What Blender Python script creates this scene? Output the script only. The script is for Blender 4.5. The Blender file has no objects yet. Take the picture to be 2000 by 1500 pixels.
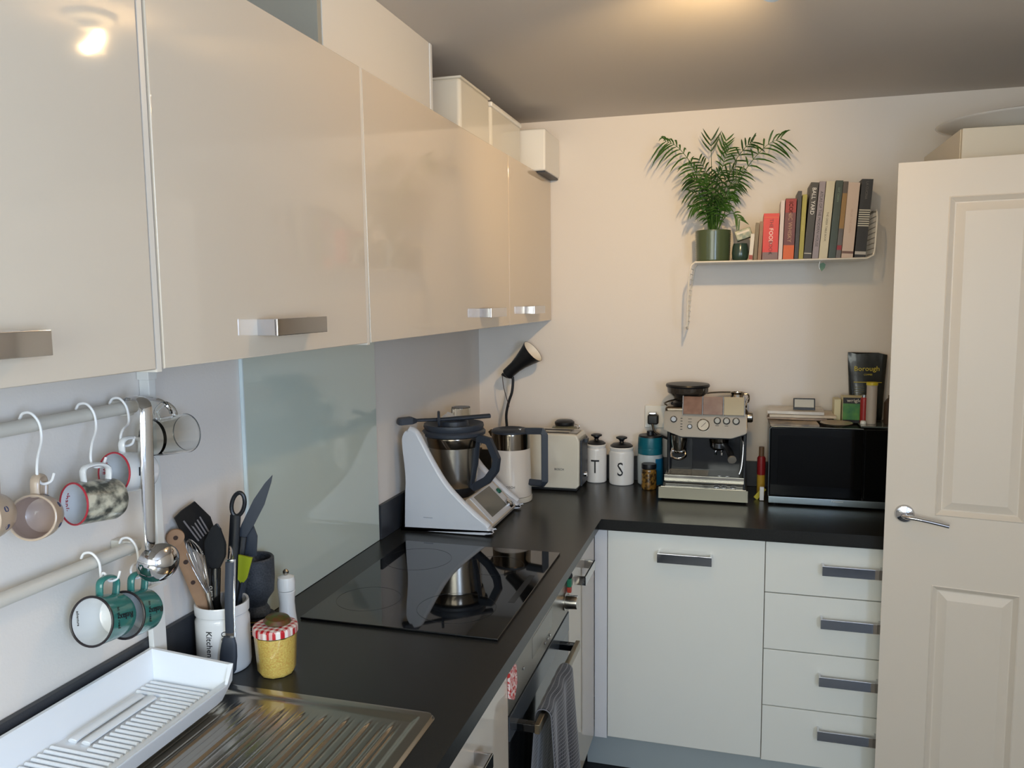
import bpy, bmesh, math, random
from mathutils import Vector, Matrix
R = math.radians
random.seed(7)
SC = bpy.context.scene
COL = SC.collection

# ---------------------------------------------------------------- camera
cam = bpy.data.cameras.new('camera'); cam_o = bpy.data.objects.new('camera', cam); COL.objects.link(cam_o)
cam.sensor_width = 36; cam.lens = 36*1570.3/2000; cam.clip_start = .02; cam.clip_end = 50
yaw, pit, rol = R(16.17), R(-6.09), R(-.607)
fw = Vector((-math.sin(yaw)*math.cos(pit), math.cos(yaw)*math.cos(pit), math.sin(pit)))
rt = Vector((math.cos(yaw), math.sin(yaw), 0)); up = rt.cross(fw)
rt, up = rt*math.cos(rol)+up*math.sin(rol), up*math.cos(rol)-rt*math.sin(rol)
M = Matrix((rt, up, -fw)).transposed().to_4x4(); M.translation = Vector((1.0207, -3.0865, 1.6175))
cam_o.matrix_world = M
SC.camera = cam_o
# ---------------------------------------------------------------- light
w = bpy.data.worlds.new('world'); SC.world = w; w.use_nodes = True
w.node_tree.nodes['Background'].inputs[0].default_value = (.62, .78, 1, 1)
w.node_tree.nodes['Background'].inputs[1].default_value = 1.0
def area(name, loc, target, sx, sy, power, color):
    l = bpy.data.lights.new(name, 'AREA'); l.shape = 'RECTANGLE'; l.size = sx; l.size_y = sy
    l.energy = power; l.color = color
    o = bpy.data.objects.new(name, l); COL.objects.link(o); o.location = loc
    o.rotation_euler = (Vector(target)-Vector(loc)).to_track_quat('-Z', 'Z').to_euler()
    return o
# per-light colour x power
L_FRONT = (33, 34.5, 31); L_SIDE = (29, 38.5, 54); L_SPOT = (33.5, 22.4, 10.7); L_BULB = (760, 512, 250)
def pc(c): m = max(c); return m, tuple(v/m for v in c)
p_, c_ = pc(L_FRONT); area('daylight_front', (.72, -4.46, 1.6), (.72, 0, 1.45), 1.26, 1.06, p_, c_)
p_, c_ = pc(L_SIDE); area('daylight_side', (2.26, -3.75, 1.55), (0, -3.2, 1.3), .86, 1.06, p_, c_)
BULB = (1.05, -1.47, 2.185)
p_, c_ = pc(L_SPOT)
sl_ = bpy.data.lights.new('spot_lamp', 'SPOT'); sl_.energy = p_; sl_.color = c_; sl_.shadow_soft_size = .022; sl_.spot_size = R(84); sl_.spot_blend = 1.0
so_ = bpy.data.objects.new('spot_lamp', sl_); COL.objects.link(so_); so_.location = (1.05, -1.43, 2.19)
so_.rotation_euler = (Vector((.42, 0, 1.95))-Vector(so_.location)).to_track_quat('-Z', 'Y').to_euler()
BULB_STRENGTH, BULB_COLOR = pc(L_BULB)
vs = SC.view_settings
vs.view_transform = 'Standard'; vs.look = 'None'; vs.gamma = 1; vs.exposure = 0.0
vs.use_curve_mapping = False

# ---------------------------------------------------------------- materials
def lin(c):
    return tuple((x/12.92 if x <= .04045 else ((x+.055)/1.055)**2.4) for x in c)
MATS = {}
def mat(name, rgb, rough=.5, metal=0, spec=.5, coat=0, trans=0, ior=1.45, bump=None, emit=None, noise=None, sheen=0, alpha=1):
    """rgb in 0..255 sRGB; bump=(scale,strength); noise=(scale, rgb2, amount)"""
    if name in MATS: return MATS[name]
    m = bpy.data.materials.new(name); m.use_nodes = True; nt = m.node_tree; b = nt.nodes['Principled BSDF']
    c = lin([v/255 for v in rgb])
    b.inputs['Base Color'].default_value = (*c, 1); b.inputs['Roughness'].default_value = rough
    b.inputs['Metallic'].default_value = metal; b.inputs['Specular IOR Level'].default_value = spec
    b.inputs['Coat Weight'].default_value = coat; b.inputs['Coat Roughness'].default_value = .03
    b.inputs['Transmission Weight'].default_value = trans; b.inputs['IOR'].default_value = ior
    b.inputs['Sheen Weight'].default_value = sheen; b.inputs['Alpha'].default_value = alpha
    tc = nt.nodes.new('ShaderNodeTexCoord')
    if noise:
        n = nt.nodes.new('ShaderNodeTexNoise'); n.inputs['Scale'].default_value = noise[0]; n.inputs['Detail'].default_value = 6
        nt.links.new(tc.outputs['Object'], n.inputs['Vector'])
        r = nt.nodes.new('ShaderNodeValToRGB'); r.color_ramp.elements[0].position = .5-noise[2]; r.color_ramp.elements[1].position = .5+noise[2]
        r.color_ramp.elements[0].color = (*c, 1); r.color_ramp.elements[1].color = (*lin([v/255 for v in noise[1]]), 1)
        nt.links.new(n.outputs['Fac'], r.inputs[0]); nt.links.new(r.outputs[0], b.inputs['Base Color'])
    if bump:
        n = nt.nodes.new('ShaderNodeTexNoise'); n.inputs['Scale'].default_value = bump[0]; n.inputs['Detail'].default_value = 4
        nt.links.new(tc.outputs['Object'], n.inputs['Vector'])
        bp = nt.nodes.new('ShaderNodeBump'); bp.inputs['Strength'].default_value = bump[1]; bp.inputs['Distance'].default_value = .002
        nt.links.new(n.outputs['Fac'], bp.inputs['Height']); nt.links.new(bp.outputs[0], b.inputs['Normal'])
    if emit:
        b.inputs['Emission Color'].default_value = (*emit[0], 1); b.inputs['Emission Strength'].default_value = emit[1]
    MATS[name] = m
    return m
def nodes_of(m): return m.node_tree.nodes, m.node_tree.links, m.node_tree.nodes['Principled BSDF']

M_wall = mat('wall_paint', (226, 220, 213), .75, bump=(220, .12))
M_ceil = mat('ceiling_paint', (205, 199, 192), .85, bump=(160, .1))
M_gloss = mat('gloss_white_panel', (208, 195, 176), .05, spec=.5, coat=.25, bump=(3.0, .012))
M_carc = mat('carcass_white', (220, 212, 198), .35)
M_kick = mat('kickboard_grey', (176, 184, 184), .35)
M_floor = mat('floor_dark', (24, 26, 30), .55, noise=(60, (36, 38, 42), .2))
M_top = mat('worktop_charcoal', (25, 25, 25), .27, spec=.36, noise=(900, (46, 46, 44), .16), bump=(700, .05))
M_chrome = mat('chrome', (205, 205, 208), .06, 1)
M_steel = mat('brushed_steel', (178, 172, 162), .24, 1, bump=(300, .03))
M_dsteel = mat('dark_steel', (122, 112, 100), .16, 1)
M_sink = mat('sink_steel', (176, 169, 157), .20, 1, bump=(120, .04))
M_hob = mat('hob_glass', (7, 8, 9), .03, spec=.55, coat=.3)
M_glassp = mat('splashback_glass', (198, 208, 198), .06, spec=.5, coat=.4)
M_black = mat('black_plastic', (20, 22, 26), .38)
M_black2 = mat('black_gloss', (9, 10, 11), .10, coat=.3)
M_slate = mat('slate_plastic', (50, 56, 66), .45)
M_white = mat('white_plastic', (226, 226, 222), .28, coat=.15)
M_whitegl = mat('white_ceramic', (228, 228, 226), .10, coat=.5)
M_cream = mat('cream_plastic', (214, 205, 188), .3)
M_tmw = mat('mixer_white', (205, 208, 214), .28, coat=.3)
M_tmin = mat('mixer_inner_cream', (200, 188, 172), .35)
M_rail = mat('rail_white', (206, 202, 192), .35)
M_hook = mat('hook_white', (235, 233, 230), .3)
M_glass = mat('clear_glass', (250, 252, 250), .02, trans=1, ior=1.45)
M_paper = mat('paper', (222, 214, 198), .8)
M_ink = mat('black_ink', (28, 28, 32), .5)
M_tray = mat('dish_tray_white', (232, 236, 240), .35)
M_doorp = mat('door_paint', (224, 212, 196), .38, bump=(90, .05))
M_wood = mat('light_wood', (170, 134, 100), .6, noise=(30, (140, 106, 78), .3))

# ---------------------------------------------------------------- mesh helpers
OFF = {}
def thing(name, label, cat, loc=(0, 0, 0), rz=0, group=None, world=False, rot=None):
    o = bpy.data.objects.new(name, None); COL.objects.link(o); o.empty_display_size = .05
    o.location = loc; o.rotation_euler = rot if rot else (0, 0, rz)
    o['label'] = label; o['category'] = cat
    if group: o['group'] = group
    OFF[o.name] = Vector(loc) if world else Vector((0, 0, 0))
    return o
def tag(o, label, cat, group=None):
    o['label'] = label; o['category'] = cat
    if group: o['group'] = group
    return o
def struct(o): o['kind'] = 'structure'; return o
def link(name, me, m, parent=None, smooth=True):
    ob = bpy.data.objects.new(name, me); COL.objects.link(ob)
    if m and not me.materials: me.materials.append(m)
    if smooth:
        for p in me.polygons: p.use_smooth = True
        try: me.set_sharp_from_angle(angle=R(38))
        except Exception: pass
        wn = ob.modifiers.new('weighted', 'WEIGHTED_NORMAL'); wn.keep_sharp = True; wn.weight = 80
    if parent is not None:
        off = OFF.get(parent.name, Vector((0, 0, 0)))
        if off.length > 0: me.transform(Matrix.Translation(-off))
        ob.parent = parent; OFF[ob.name] = off
    return ob
def done(name, bm, m, parent=None, smooth=True, label=None):
    bmesh.ops.recalc_face_normals(bm, faces=bm.faces)
    me = bpy.data.meshes.new(name); bm.to_mesh(me); bm.free()
    o = link(name, me, m, parent, smooth)
    if label: o['label'] = label
    return o
def abox(bm, x0, x1, y0, y1, z0, z1, bev=0, seg=2):
    vs_ = [bm.verts.new((x, y, z)) for x in (x0, x1) for y in (y0, y1) for z in (z0, z1)]
    f = [(0, 1, 3, 2), (4, 6, 7, 5), (0, 4, 5, 1), (2, 3, 7, 6), (0, 2, 6, 4), (1, 5, 7, 3)]
    fs = [bm.faces.new([vs_[i] for i in q]) for q in f]
    if bev:
        es = list({e for fa in fs for e in fa.edges})
        bmesh.ops.bevel(bm, geom=es, offset=bev, segments=seg, profile=.5, affect='EDGES')
def box(name, x0, x1, y0, y1, z0, z1, m, parent=None, bev=.0015, seg=2, label=None):
    bm = bmesh.new(); abox(bm, x0, x1, y0, y1, z0, z1, bev, seg)
    return done(name, bm, m, parent, label=label)
def alathe(bm, prof, seg=40, c=(0, 0, 0), mtx=None):
    rings = []
    for r, z in prof:
        if r < 1e-6: rings.append([bm.verts.new((0, 0, z))])
        else: rings.append([bm.verts.new((r*math.cos(2*math.pi*i/seg), r*math.sin(2*math.pi*i/seg), z)) for i in range(seg)])
    for a, b in zip(rings[:-1], rings[1:]):
        for i in range(seg):
            j = (i+1) % seg
            if len(a) == 1 and len(b) == 1: continue
            if len(a) == 1: bm.faces.new((a[0], b[i], b[j]))
            elif len(b) == 1: bm.faces.new((a[i], a[j], b[0]))
            else: bm.faces.new((a[i], a[j], b[j], b[i]))
    vv = [v for r_ in rings for v in r_]
    T = Matrix.Translation(Vector(c)) @ (mtx.to_4x4() if mtx else Matrix.Identity(4))
    bmesh.ops.transform(bm, matrix=T, verts=vv)
def lathe(name, prof, m, parent=None, seg=40, c=(0, 0, 0), mtx=None, label=None):
    bm = bmesh.new(); alathe(bm, prof, seg, c, mtx); return done(name, bm, m, parent, label=label)
def axis_m(d, up=(0, 0, 1)):
    return Vector(d).normalized().to_track_quat('Z', 'Y').to_matrix()
def smooth_pts(pts, n=6):
    P = [Vector(p) for p in pts]
    if len(P) < 3: return P
    out = []
    Q = [P[0]*2-P[1]]+P+[P[-1]*2-P[-2]]
    for i in range(1, len(Q)-2):
        for k in range(n):
            t = k/n; a, b, c, d = Q[i-1], Q[i], Q[i+1], Q[i+2]
            out.append(.5*((2*b)+(-a+c)*t+(2*a-5*b+4*c-d)*t*t+(-a+3*b-3*c+d)*t**3))
    out.append(P[-1]); return out
def atube(bm, pts, r, seg=8, rx=None, upv=None, cap=True, radii=None, closed=False, square=False):
    P = [Vector(p) for p in pts]; n = len(P)
    if radii and len(radii) != n:
        q = []
        for i in range(n):
            f = i/(n-1)*(len(radii)-1); k = min(int(f), len(radii)-2); q.append(radii[k]+(radii[k+1]-radii[k])*(f-k))
        radii = q
    T = []
    for i in range(n):
        if closed: d = P[(i+1) % n]-P[i-1]
        else: d = P[min(i+1, n-1)]-P[max(i-1, 0)]
        T.append(d.normalized())
    u = Vector(upv) if upv else (Vector((0, 0, 1)) if abs(T[0].z) < .9 else Vector((1, 0, 0)))
    rings = []
    for i in range(n):
        u = (u-T[i]*u.dot(T[i]))
        if u.length < 1e-6: u = T[i].orthogonal()
        u.normalize(); v = T[i].cross(u)
        rr = radii[i] if radii else r; ra = rr if rx is None else (rx*(rr/r))
        ring = []
        for k in range(seg):
            a = 2*math.pi*(k+(.5 if square else 0))/seg
            s = (1.414 if square else 1)
            ring.append(bm.verts.new(P[i]+u*math.cos(a)*rr*s+v*math.sin(a)*ra*s))
        rings.append(ring)
    pairs = list(zip(rings[:-1], rings[1:]))
    if closed: pairs.append((rings[-1], rings[0]))
    for a, b in pairs:
        for k in range(seg):
            j = (k+1) % seg; bm.faces.new((a[k], a[j], b[j], b[k]))
    if cap and not closed: bm.faces.new(rings[0][::-1]); bm.faces.new(rings[-1])
def tube(name, pts, r, m, parent=None, seg=10, sm=0, rx=None, upv=None, radii=None, closed=False, square=False, label=None):
    bm = bmesh.new()
    if sm: pts = smooth_pts(pts, sm)
    atube(bm, pts, r, seg, rx, upv, True, radii, closed, square); return done(name, bm, m, parent, label=label)
def aprism(bm, poly, a0, a1, axis='y', bev=0, seg=2):
    """poly: 2-D outline. axis y: (x,z); x: (y,z); z: (x,y)"""
    def mk(p, t):
        return {'y': (p[0], t, p[1]), 'x': (t, p[0], p[1]), 'z': (p[0], p[1], t)}[axis]
    A = [bm.verts.new(mk(p, a0)) for p in poly]; B = [bm.verts.new(mk(p, a1)) for p in poly]
    fs = [bm.faces.new(A), bm.faces.new(B[::-1])]
    n = len(poly)
    for i in range(n): fs.append(bm.faces.new((A[i], A[(i+1) % n], B[(i+1) % n], B[i])))
    if bev:
        es = list({e for f in fs[:2] for e in f.edges})
        bmesh.ops.bevel(bm, geom=es, offset=bev, segments=seg, profile=.5, affect='EDGES')
def prism(name, poly, a0, a1, m, parent=None, axis='y', bev=0, seg=2, label=None):
    bm = bmesh.new(); aprism(bm, poly, a0, a1, axis, bev, seg); return done(name, bm, m, parent, label=label)
def text(name, s, size, m, parent, loc, X, Y, ext=.0002, align='CENTER', sx=1.0, label=None, bend=None):
    c = bpy.data.curves.new(name, 'FONT'); c.body = s; c.size = size; c.extrude = ext; c.align_x = align; c.align_y = 'CENTER'
    c.resolution_u = 2
    o = bpy.data.objects.new(name, c); COL.objects.link(o)
    me = bpy.data.meshes.new_from_object(o); bpy.data.objects.remove(o); bpy.data.curves.remove(c)
    X = Vector(X).normalized(); Y = Vector(Y).normalized(); Z = X.cross(Y)
    if bend:
        bb = bmesh.new(); bb.from_mesh(me)
        for k in range(-14, 15):
            bmesh.ops.bisect_plane(bb, geom=bb.verts[:]+bb.edges[:]+bb.faces[:], plane_co=(k*.0025+.0003, 0, 0), plane_no=(1, 0, 0))
        bb.to_mesh(me); bb.free()
    if bend:   # wrap round a cylinder of radius `bend` about the axis behind the text
        for v in me.vertices:
            a = v.co.x*sx/bend; h = v.co.z
            v.co.x = math.sin(a)*(bend+h); v.co.z = math.cos(a)*(bend+h)-bend
        sx = 1
    T = Matrix((X*sx, Y, Z)).transposed().to_4x4(); T.translation = Vector(loc)
    me.transform(T)
    ob = link(name, me, m, parent, smooth=False)
    if label: ob['label'] = label
    return ob
def dhandle(parent, c, L, H, D, face, name='handle', t=.006):
    """square bow handle: face 'x' sticks out +x and runs along y, face '-y' sticks out -y and runs along x. c = centre on the door face"""
    bm = bmesh.new(); x, y, z = c
    if face == 'x':
        abox(bm, x+D-t, x+D, y-L/2, y+L/2, z-H/2, z+H/2, .0012)
        for s in (-1, 1):
            a = y+s*(L/2-t/2); abox(bm, x-.001, x+D-t*.5, a-t/2, a+t/2, z-H/2+.0005, z+H/2-.0005, .0008)
    else:
        abox(bm, x-L/2, x+L/2, y-D, y-D+t, z-H/2, z+H/2, .0012)
        for s in (-1, 1):
            a = x+s*(L/2-t/2); abox(bm, a-t/2, a+t/2, y-D+t*.5, y+.001, z-H/2+.0005, z+H/2-.0005, .0008)
    o = done(name, bm, M_chrome, parent); o['label'] = 'square chrome bow handle'; return o

WX = -.012   # left wall plane
# ================================================================ ROOM
struct(box('floor', -.2, 2.4, -4.7, .2, -.08, 0, M_floor, bev=0))
struct(box('ceiling', -.2, 2.4, -4.7, .2, 2.29, 2.37, M_ceil, bev=0))
struct(box('wall_left', WX-.12, WX, -4.5, .1, 0, 2.29, M_wall, bev=0))
struct(box('wall_back', WX, 2.3, 0, .12, 0, 2.29, M_wall, bev=0))
bm = bmesh.new()
for a in ((2.18, 2.3, -3.30, 0, 0, 2.29), (2.18, 2.3, -4.5, -4.20, 0, 2.29), (2.18, 2.3, -4.20, -3.30, 0, 1.0), (2.18, 2.3, -4.20, -3.30, 2.10, 2.29)): abox(bm, *a)
struct(done('wall_right', bm, M_wall))
bm = bmesh.new()
for a in ((WX, 2.18, -4.5, -4.38, 0, 1.0), (WX, 2.18, -4.5, -4.38, 2.16, 2.29), (WX, .05, -4.5, -4.38, 1.0, 2.16), (1.4, 2.18, -4.5, -4.38, 1.0, 2.16)):
    abox(bm, *a)
struct(done('wall_front', bm, M_wall))
# window behind the camera
bm = bmesh.new()
for a in ((.05, .1, -4.45, -4.39, 1.0, 2.16), (1.35, 1.4, -4.45, -4.39, 1.0, 2.16), (.1, 1.35, -4.45, -4.39, 1.0, 1.05), (.1, 1.35, -4.45, -4.39, 2.11, 2.16), (.70, .75, -4.45, -4.39, 1.05, 2.11)):
    abox(bm, *a, .002)
win = struct(done('window_1', bm, M_white))
mg = bpy.data.materials.new('window_pane'); mg.use_nodes = True
nt = mg.node_tree; nt.nodes.clear(); o_ = nt.nodes.new('ShaderNodeOutputMaterial'); mx = nt.nodes.new('ShaderNodeMixShader'); tr = nt.nodes.new('ShaderNodeBsdfTransparent'); gl = nt.nodes.new('ShaderNodeBsdfGlossy')
gl.inputs['Roughness'].default_value = .02; mx.inputs[0].default_value = .06
nt.links.new(tr.outputs[0], mx.inputs[1]); nt.links.new(gl.outputs[0], mx.inputs[2]); nt.links.new(mx.outputs[0], o_.inputs[0])
for a, b in ((.1, .70), (.75, 1.35)): box('window_pane', a, b, -4.425, -4.421, 1.05, 2.11, mg, win, 0)
bm = bmesh.new()
for a in ((2.2, 2.25, -4.20, -4.16, 1.0, 2.1), (2.2, 2.25, -3.34, -3.30, 1.0, 2.1), (2.2, 2.25, -4.16, -3.34, 1.0, 1.04), (2.2, 2.25, -4.16, -3.34, 2.06, 2.1)): abox(bm, *a, .002)
win2 = struct(done('window_2', bm, M_white))
box('window_pane', 2.222, 2.226, -4.16, -3.34, 1.04, 2.06, mg, win2, 0)
# ceiling lamp (just above the frame)
t = thing('ceiling_lamp', 'small white ceiling lamp with a bare warm bulb on the ceiling above the room', 'lamp', (BULB[0], BULB[1], 2.29))
lathe('ceiling_rose', [(0, 0), (.05, 0), (.05, -.012), (.02, -.022), (0, -.022)], M_white, t)
lathe('lamp_holder', [(0, -.02), (.018, -.022), (.02, -.035), (0, -.037)], M_white, t)
hdir = (Vector((.42, 0, 1.95))-Vector((1.05, -1.43, 2.19))).normalized()
lathe('spot_head', [(0, -.055), (.018, -.055), (.024, -.05), (.030, -.004), (.0285, -.004), (.020, -.045), (0, -.048)], M_white, t, 28, tuple(Vector((1.05, -1.43, 2.19))-Vector(t.location)-hdir*.006), axis_m(hdir))
tube('spot_stem', [(0, .012, -.01), (0, .012, -.05), tuple(Vector((1.05, -1.43, 2.19))-Vector(t.location)-hdir*.05)], .004, M_white, t, 8)
M_bulb = mat('bulb_glow', (255, 220, 180), .4, emit=(BULB_COLOR, BULB_STRENGTH))
tube('bulb', [(0, .020, -.030), (0, .016, -.052), (0, .002, -.072), (0, -.018, -.084)], .0085, M_bulb, t, 10, 4)

# ================================================================ WALL CABINETS
ZB, ZT, XD = 1.5304, 2.069, .29
def wall_cab(label, y0, y1, hy, L=.155, panel=None):
    t = thing('wall_cabinet', label, 'cabinet', (WX, y0, ZB), world=True, group='gloss white wall cabinets')
    box('carcass', WX+.002, XD-.020, y0, y1, ZB+.001, ZT, M_carc, t, .001)
    if panel: box('end_panel', WX+.004, XD-.002, panel[0], panel[1], ZB-.004, ZT, M_carc, t, .001)
    bm = bmesh.new()
    aprism(bm, [(y0+.0015, ZB), (y1-.0015, ZB), (y1-.0015, ZT), (y0+.0015-(.008 if panel and y0 > -1.7 else 0), ZT)], XD-.018, XD, 'x', .0018, 3)
    d = done('door', bm, M_gloss, t)
    dhandle(d, (XD, hy, ZB+.046), L, .027, .036, 'x')
wall_cab('gloss white wall cabinet nearest the camera, cut off by the left edge of the photo', -2.86, -2.217, -2.49)
wall_cab('large gloss white wall cabinet with its chrome handle in the middle of the bottom edge', -2.2035, -1.6085, -1.912, panel=(-2.2150, -2.2050))
wall_cab('wide gloss white wall cabinet below the boxed duct and above the hob', -1.5935, -.5855, -.815, panel=(-1.6065, -1.5945))
wall_cab('narrow gloss white wall cabinet against the back wall', -.5815, -.003, -.325)
t = thing('duct_boxing', 'white boxed-in extractor duct between wall cabinet and ceiling', 'duct boxing', (WX, -1.612, ZT), world=True)
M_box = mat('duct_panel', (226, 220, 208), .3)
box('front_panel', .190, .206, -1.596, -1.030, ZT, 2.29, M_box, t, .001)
box('side_panel', WX, .204, -1.612, -1.597, ZT, 2.29, mat('duct_side_shaded', (156, 154, 142), .5), t, .001, label='side panel of the boxing with shade in its colour')  # near side: shade put into a darker grey colour
box('side_panel', WX, .204, -1.029, -1.014, ZT, 2.29, M_box, t, .001)
box('corner_strip', .188, .2085, -1.029, -1.012, ZT, 2.29, M_white, t, .003, 3)
# containers on top
M_cont = mat('container_plastic', (214, 211, 200), .14, coat=.3)
def container(label, x0, x1, y0, y1, h, lid):
    t = thing('storage_container', label, 'storage box', ((x0+x1)/2, (y0+y1)/2, ZT), world=True)
    bm = bmesh.new()
    vs_ = []
    abox(bm, x0, x1, y0, y1, ZT+.001, ZT+h, .012, 4)
    done('tub', bm, M_cont, t)
    if lid: box('lid', x0-.004, x1+.004, y0-.004, y1+.004, ZT+h-.006, ZT+h+.010, M_white, t, .005, 3)
    else: box('rim', x0-.003, x1+.003, y0-.003, y1+.003, ZT+h-.004, ZT+h+.003, M_cont, t, .002, 2)
container('white glossy plastic storage tub on the cabinets, next to the boxed duct', .05, .243, -.893, -.625, .166, False)
container('white glossy plastic storage tub with a flat lid on the cabinets, beyond the open tub', .05, .243, -.606, -.26, .153, True)
t = thing('plastic_box', 'small white plastic box overhanging the last wall cabinet beside the back wall', 'box', (.26, -.12, ZT), world=True)
box('body', .19, .326, -.233, -.004, ZT+.0015, 2.218, M_white, t, .008, 3)
box('base_groove', .292, .322, -.225, -.012, ZT-.004, ZT+.0016, M_slate, t, .001)

# ================================================================ SPLASHBACK, WORKTOP
t = tag(box('glass_splashback', WX+.0005, WX+.0075, -1.607, -.972, .911, ZB, M_glassp, None, .001), 'grey green glass splashback panel behind the hob', 'splashback')
M_edge = mat('glass_edge', (215, 228, 230), .2)
box('edge_strip', WX+.0005, WX+.0085, -1.612, -1.6075, .911, ZB, M_edge, t, .0005)
WT, ZW = .872, .91
t = thing('worktop', 'charcoal speckled laminate worktop running round the corner', 'worktop', (0, 0, ZW), world=True)
bm = bmesh.new()
poly = [(WX+.001, -4.3), (.5807, -4.3), (.5807, -.5809), (1.592, -.5809), (1.592, -.001), (WX+.001, -.001)]
V0 = [bm.verts.new((x, y, WT)) for x, y in poly]; V1 = [bm.verts.new((x, y, ZW)) for x, y in poly]
bm.faces.new(V0); tf = bm.faces.new(V1[::-1])
for i in range(6): bm.faces.new((V0[i], V0[(i+1) % 6], V1[(i+1) % 6], V1[i]))
es = [e for e in bm.edges if all(v.co.z > .9 for v in e.verts) and ((abs(e.verts[0].co.x-.5807) < 1e-4 and abs(e.verts[1].co.x-.5807) < 1e-4) or (abs(e.verts[0].co.y+.5809) < 1e-4 and abs(e.verts[1].co.y+.5809) < 1e-4))]
bmesh.ops.bevel(bm, geom=es, offset=.009, segments=5, profile=.5, affect='EDGES')
done('countertop', bm, M_top, t)
M_ups = mat('upstand_blue_black', (40, 43, 50), .4, noise=(700, (56, 58, 62), .16))
for lab_, bb_ in (('dark worktop upstand along the left wall behind the dish tray', (WX+.001, 0, -4.3, -1.613, ZW+.0005, ZW+.1035)),
                  ('dark worktop upstand on the left wall behind the mixer', (WX+.001, 0, -.967, -.013, ZW+.0005, ZW+.1035)),
                  ('dark worktop upstand along the back wall', (WX+.001, 1.592, -.012, -.001, ZW+.0005, ZW+.0945))):
    tag(box('upstand', *bb_, M_ups, None, .001), lab_, 'upstand', 'worktop upstands')

# ================================================================ BASE UNITS
XF, YF, KZ = .562, -.56, .162
def base_unit(label, x0, x1, y0, y1, name='base_cabinet'):
    return thing(name, label, 'cabinet', ((x0+x1)/2, (y0+y1)/2, 0), world=True)
# back run: door unit
t = base_unit('white base cabinet with one tall door and chrome handle on the back run', .606, 1.093, YF, 0)
box('carcass', .604, 1.092, YF+.02, -.002, .15, WT-.001, M_carc, t, .001)
d = box('door', .6065, 1.0938, YF, YF+.018, KZ, .866, M_doorf if 'M_doorf' in globals() else mat('base_door_white', (236, 236, 228), .16, coat=.3), t, .0015)
dhandle(d, (.852, YF, .797), .168, .030, .034, '-y')
M_doorf = MATS['base_door_white']
t = base_unit('white drawer unit with four equal drawers next to the panelled door', 1.096, 1.59, YF, 0, 'drawer_unit')
box('carcass', 1.0945, 1.589, YF+.02, -.002, .15, WT-.001, M_carc, t, .001)
for i, z in enumerate((.7065, .5245, .3405, .157)):
    z1 = (.8655, .7035, .5215, .3375)[i]
    d = box('drawer', 1.0958, 1.5885, YF, YF+.018, z, z1, M_doorf, t, .0015)
    dhandle(d, (1.342, YF, (.797, .632, .450, .277)[i]), .170, .030, .034, '-y')
t = thing('kickboard', 'grey kickboard under the back base cabinets', 'kickboard', (1.0, -.45, 0), world=True)
box('board', .52, 1.59, -.462, -.447, .001, .152, M_kick, t, .001)
t = thing('kickboard', 'grey kickboard under the left run of base cabinets', 'kickboard', (.45, -2.4, 0), world=True)
box('board', .449, .464, -4.3, -.463, .001, .152, M_kick, t, .001)
t = thing('corner_post', 'white filler post in the inner corner of the base cabinets', 'filler post', (.58, -.55, 0), world=True)
box('post', .5625, .6040, YF+.004, -.52, .152, WT-.001, mat('post_white', (226, 226, 228), .3), t, .001)
# left run: narrow unit, oven, near unit
t = base_unit('narrow white base cabinet between the oven and the inner corner', .27, .56, -.955, -.57)
box('carcass', WX+.002, XF-.02, -.954, -.53, .153, WT-.001, M_carc, t, .001)
d = box('door', XF-.018, XF, -.9525, -.563, KZ, .866, M_gloss, t, .0015)
dhandle(d, (XF, -.803, .806), .155, .027, .034, 'x')
t = base_unit('white base cabinet under the draining board in the foreground', .27, -1.9, -2.1, -1.57)
box('carcass', WX+.002, XF-.02, -2.2, -1.5585, .153, WT-.001, M_carc, t, .001)
d = box('door', XF-.018, XF, -2.158, -1.56, KZ, .866, M_gloss, t, .0015)
dhandle(d, (XF, -1.852, .785), .155, .027, .036, 'x')
t = base_unit('white sink base cabinet at the near end of the left run, below the frame', .27, -1.9, -2.5, -2.2)
box('carcass', WX+.002, XF-.02, -4.28, -2.202, .153, .70, M_carc, t, .001)
box('door', XF-.018, XF, -2.76, -2.162, KZ, .866, M_gloss, t, .0015)
box('door', XF-.018, XF, -3.36, -2.764, KZ, .866, M_gloss, t, .0015)
# oven
t = thing('oven', 'built-in oven with a steel control panel and black glass door below the hob', 'oven', (.3, -1.26, .153), world=True)
M_panel = mat('oven_panel_steel', (150, 145, 135), .33, .85)
box('body', .02, XF-.024, -1.550, -.962, .16, WT-.002, M_black, t, .001)
cp = box('control_panel', XF-.022, XF, -1.5555, -.958, .748, .868, M_panel, t, .002, label='brushed steel control panel')
box('display', XF-.001, XF+.0006, -1.36, -1.16, .785, .835, mat('display_strip', (128, 124, 114), .2, .5), cp, .0002)
bm = bmesh.new()
for k, (yy, zz) in enumerate(((-1.19, .772), (-1.215, .772), (-1.24, .772), (-1.44, .800))): abox(bm, XF, XF+.003, yy-.004, yy+.004, zz-.003, zz+.003, .001)
done('button_row', bm, M_chrome, cp)
kn = lathe('knob', [(0, 0), (.024, 0), (.024, .004), (.019, .005), (.018, .034), (.0165, .036), (0, .036)], M_steel, t, 32, (XF, -1.012, .792), axis_m((1, 0, 0)), label='large round steel knob')
box('pointer', XF+.004, XF+.037, -1.0135, -1.0105, .808, .8125, M_chrome, kn, .0005)
dr = box('oven_door', XF-.022, XF-.001, -1.5555, -.958, .166, .745, M_black2, t, .002)
box('door_reflection', XF-.003, XF+.0015, -1.5535, -.960, .690, .744, mat('oven_reflection_blue_grey', (96, 101, 106), .2, .6), dr, .001)  # reflection in the upper door glass, painted as a blue-grey strip
hb = bmesh.new()
abox(hb, XF+.040, XF+.052, -1.50, -1.055, .684, .706, .002)
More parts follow.
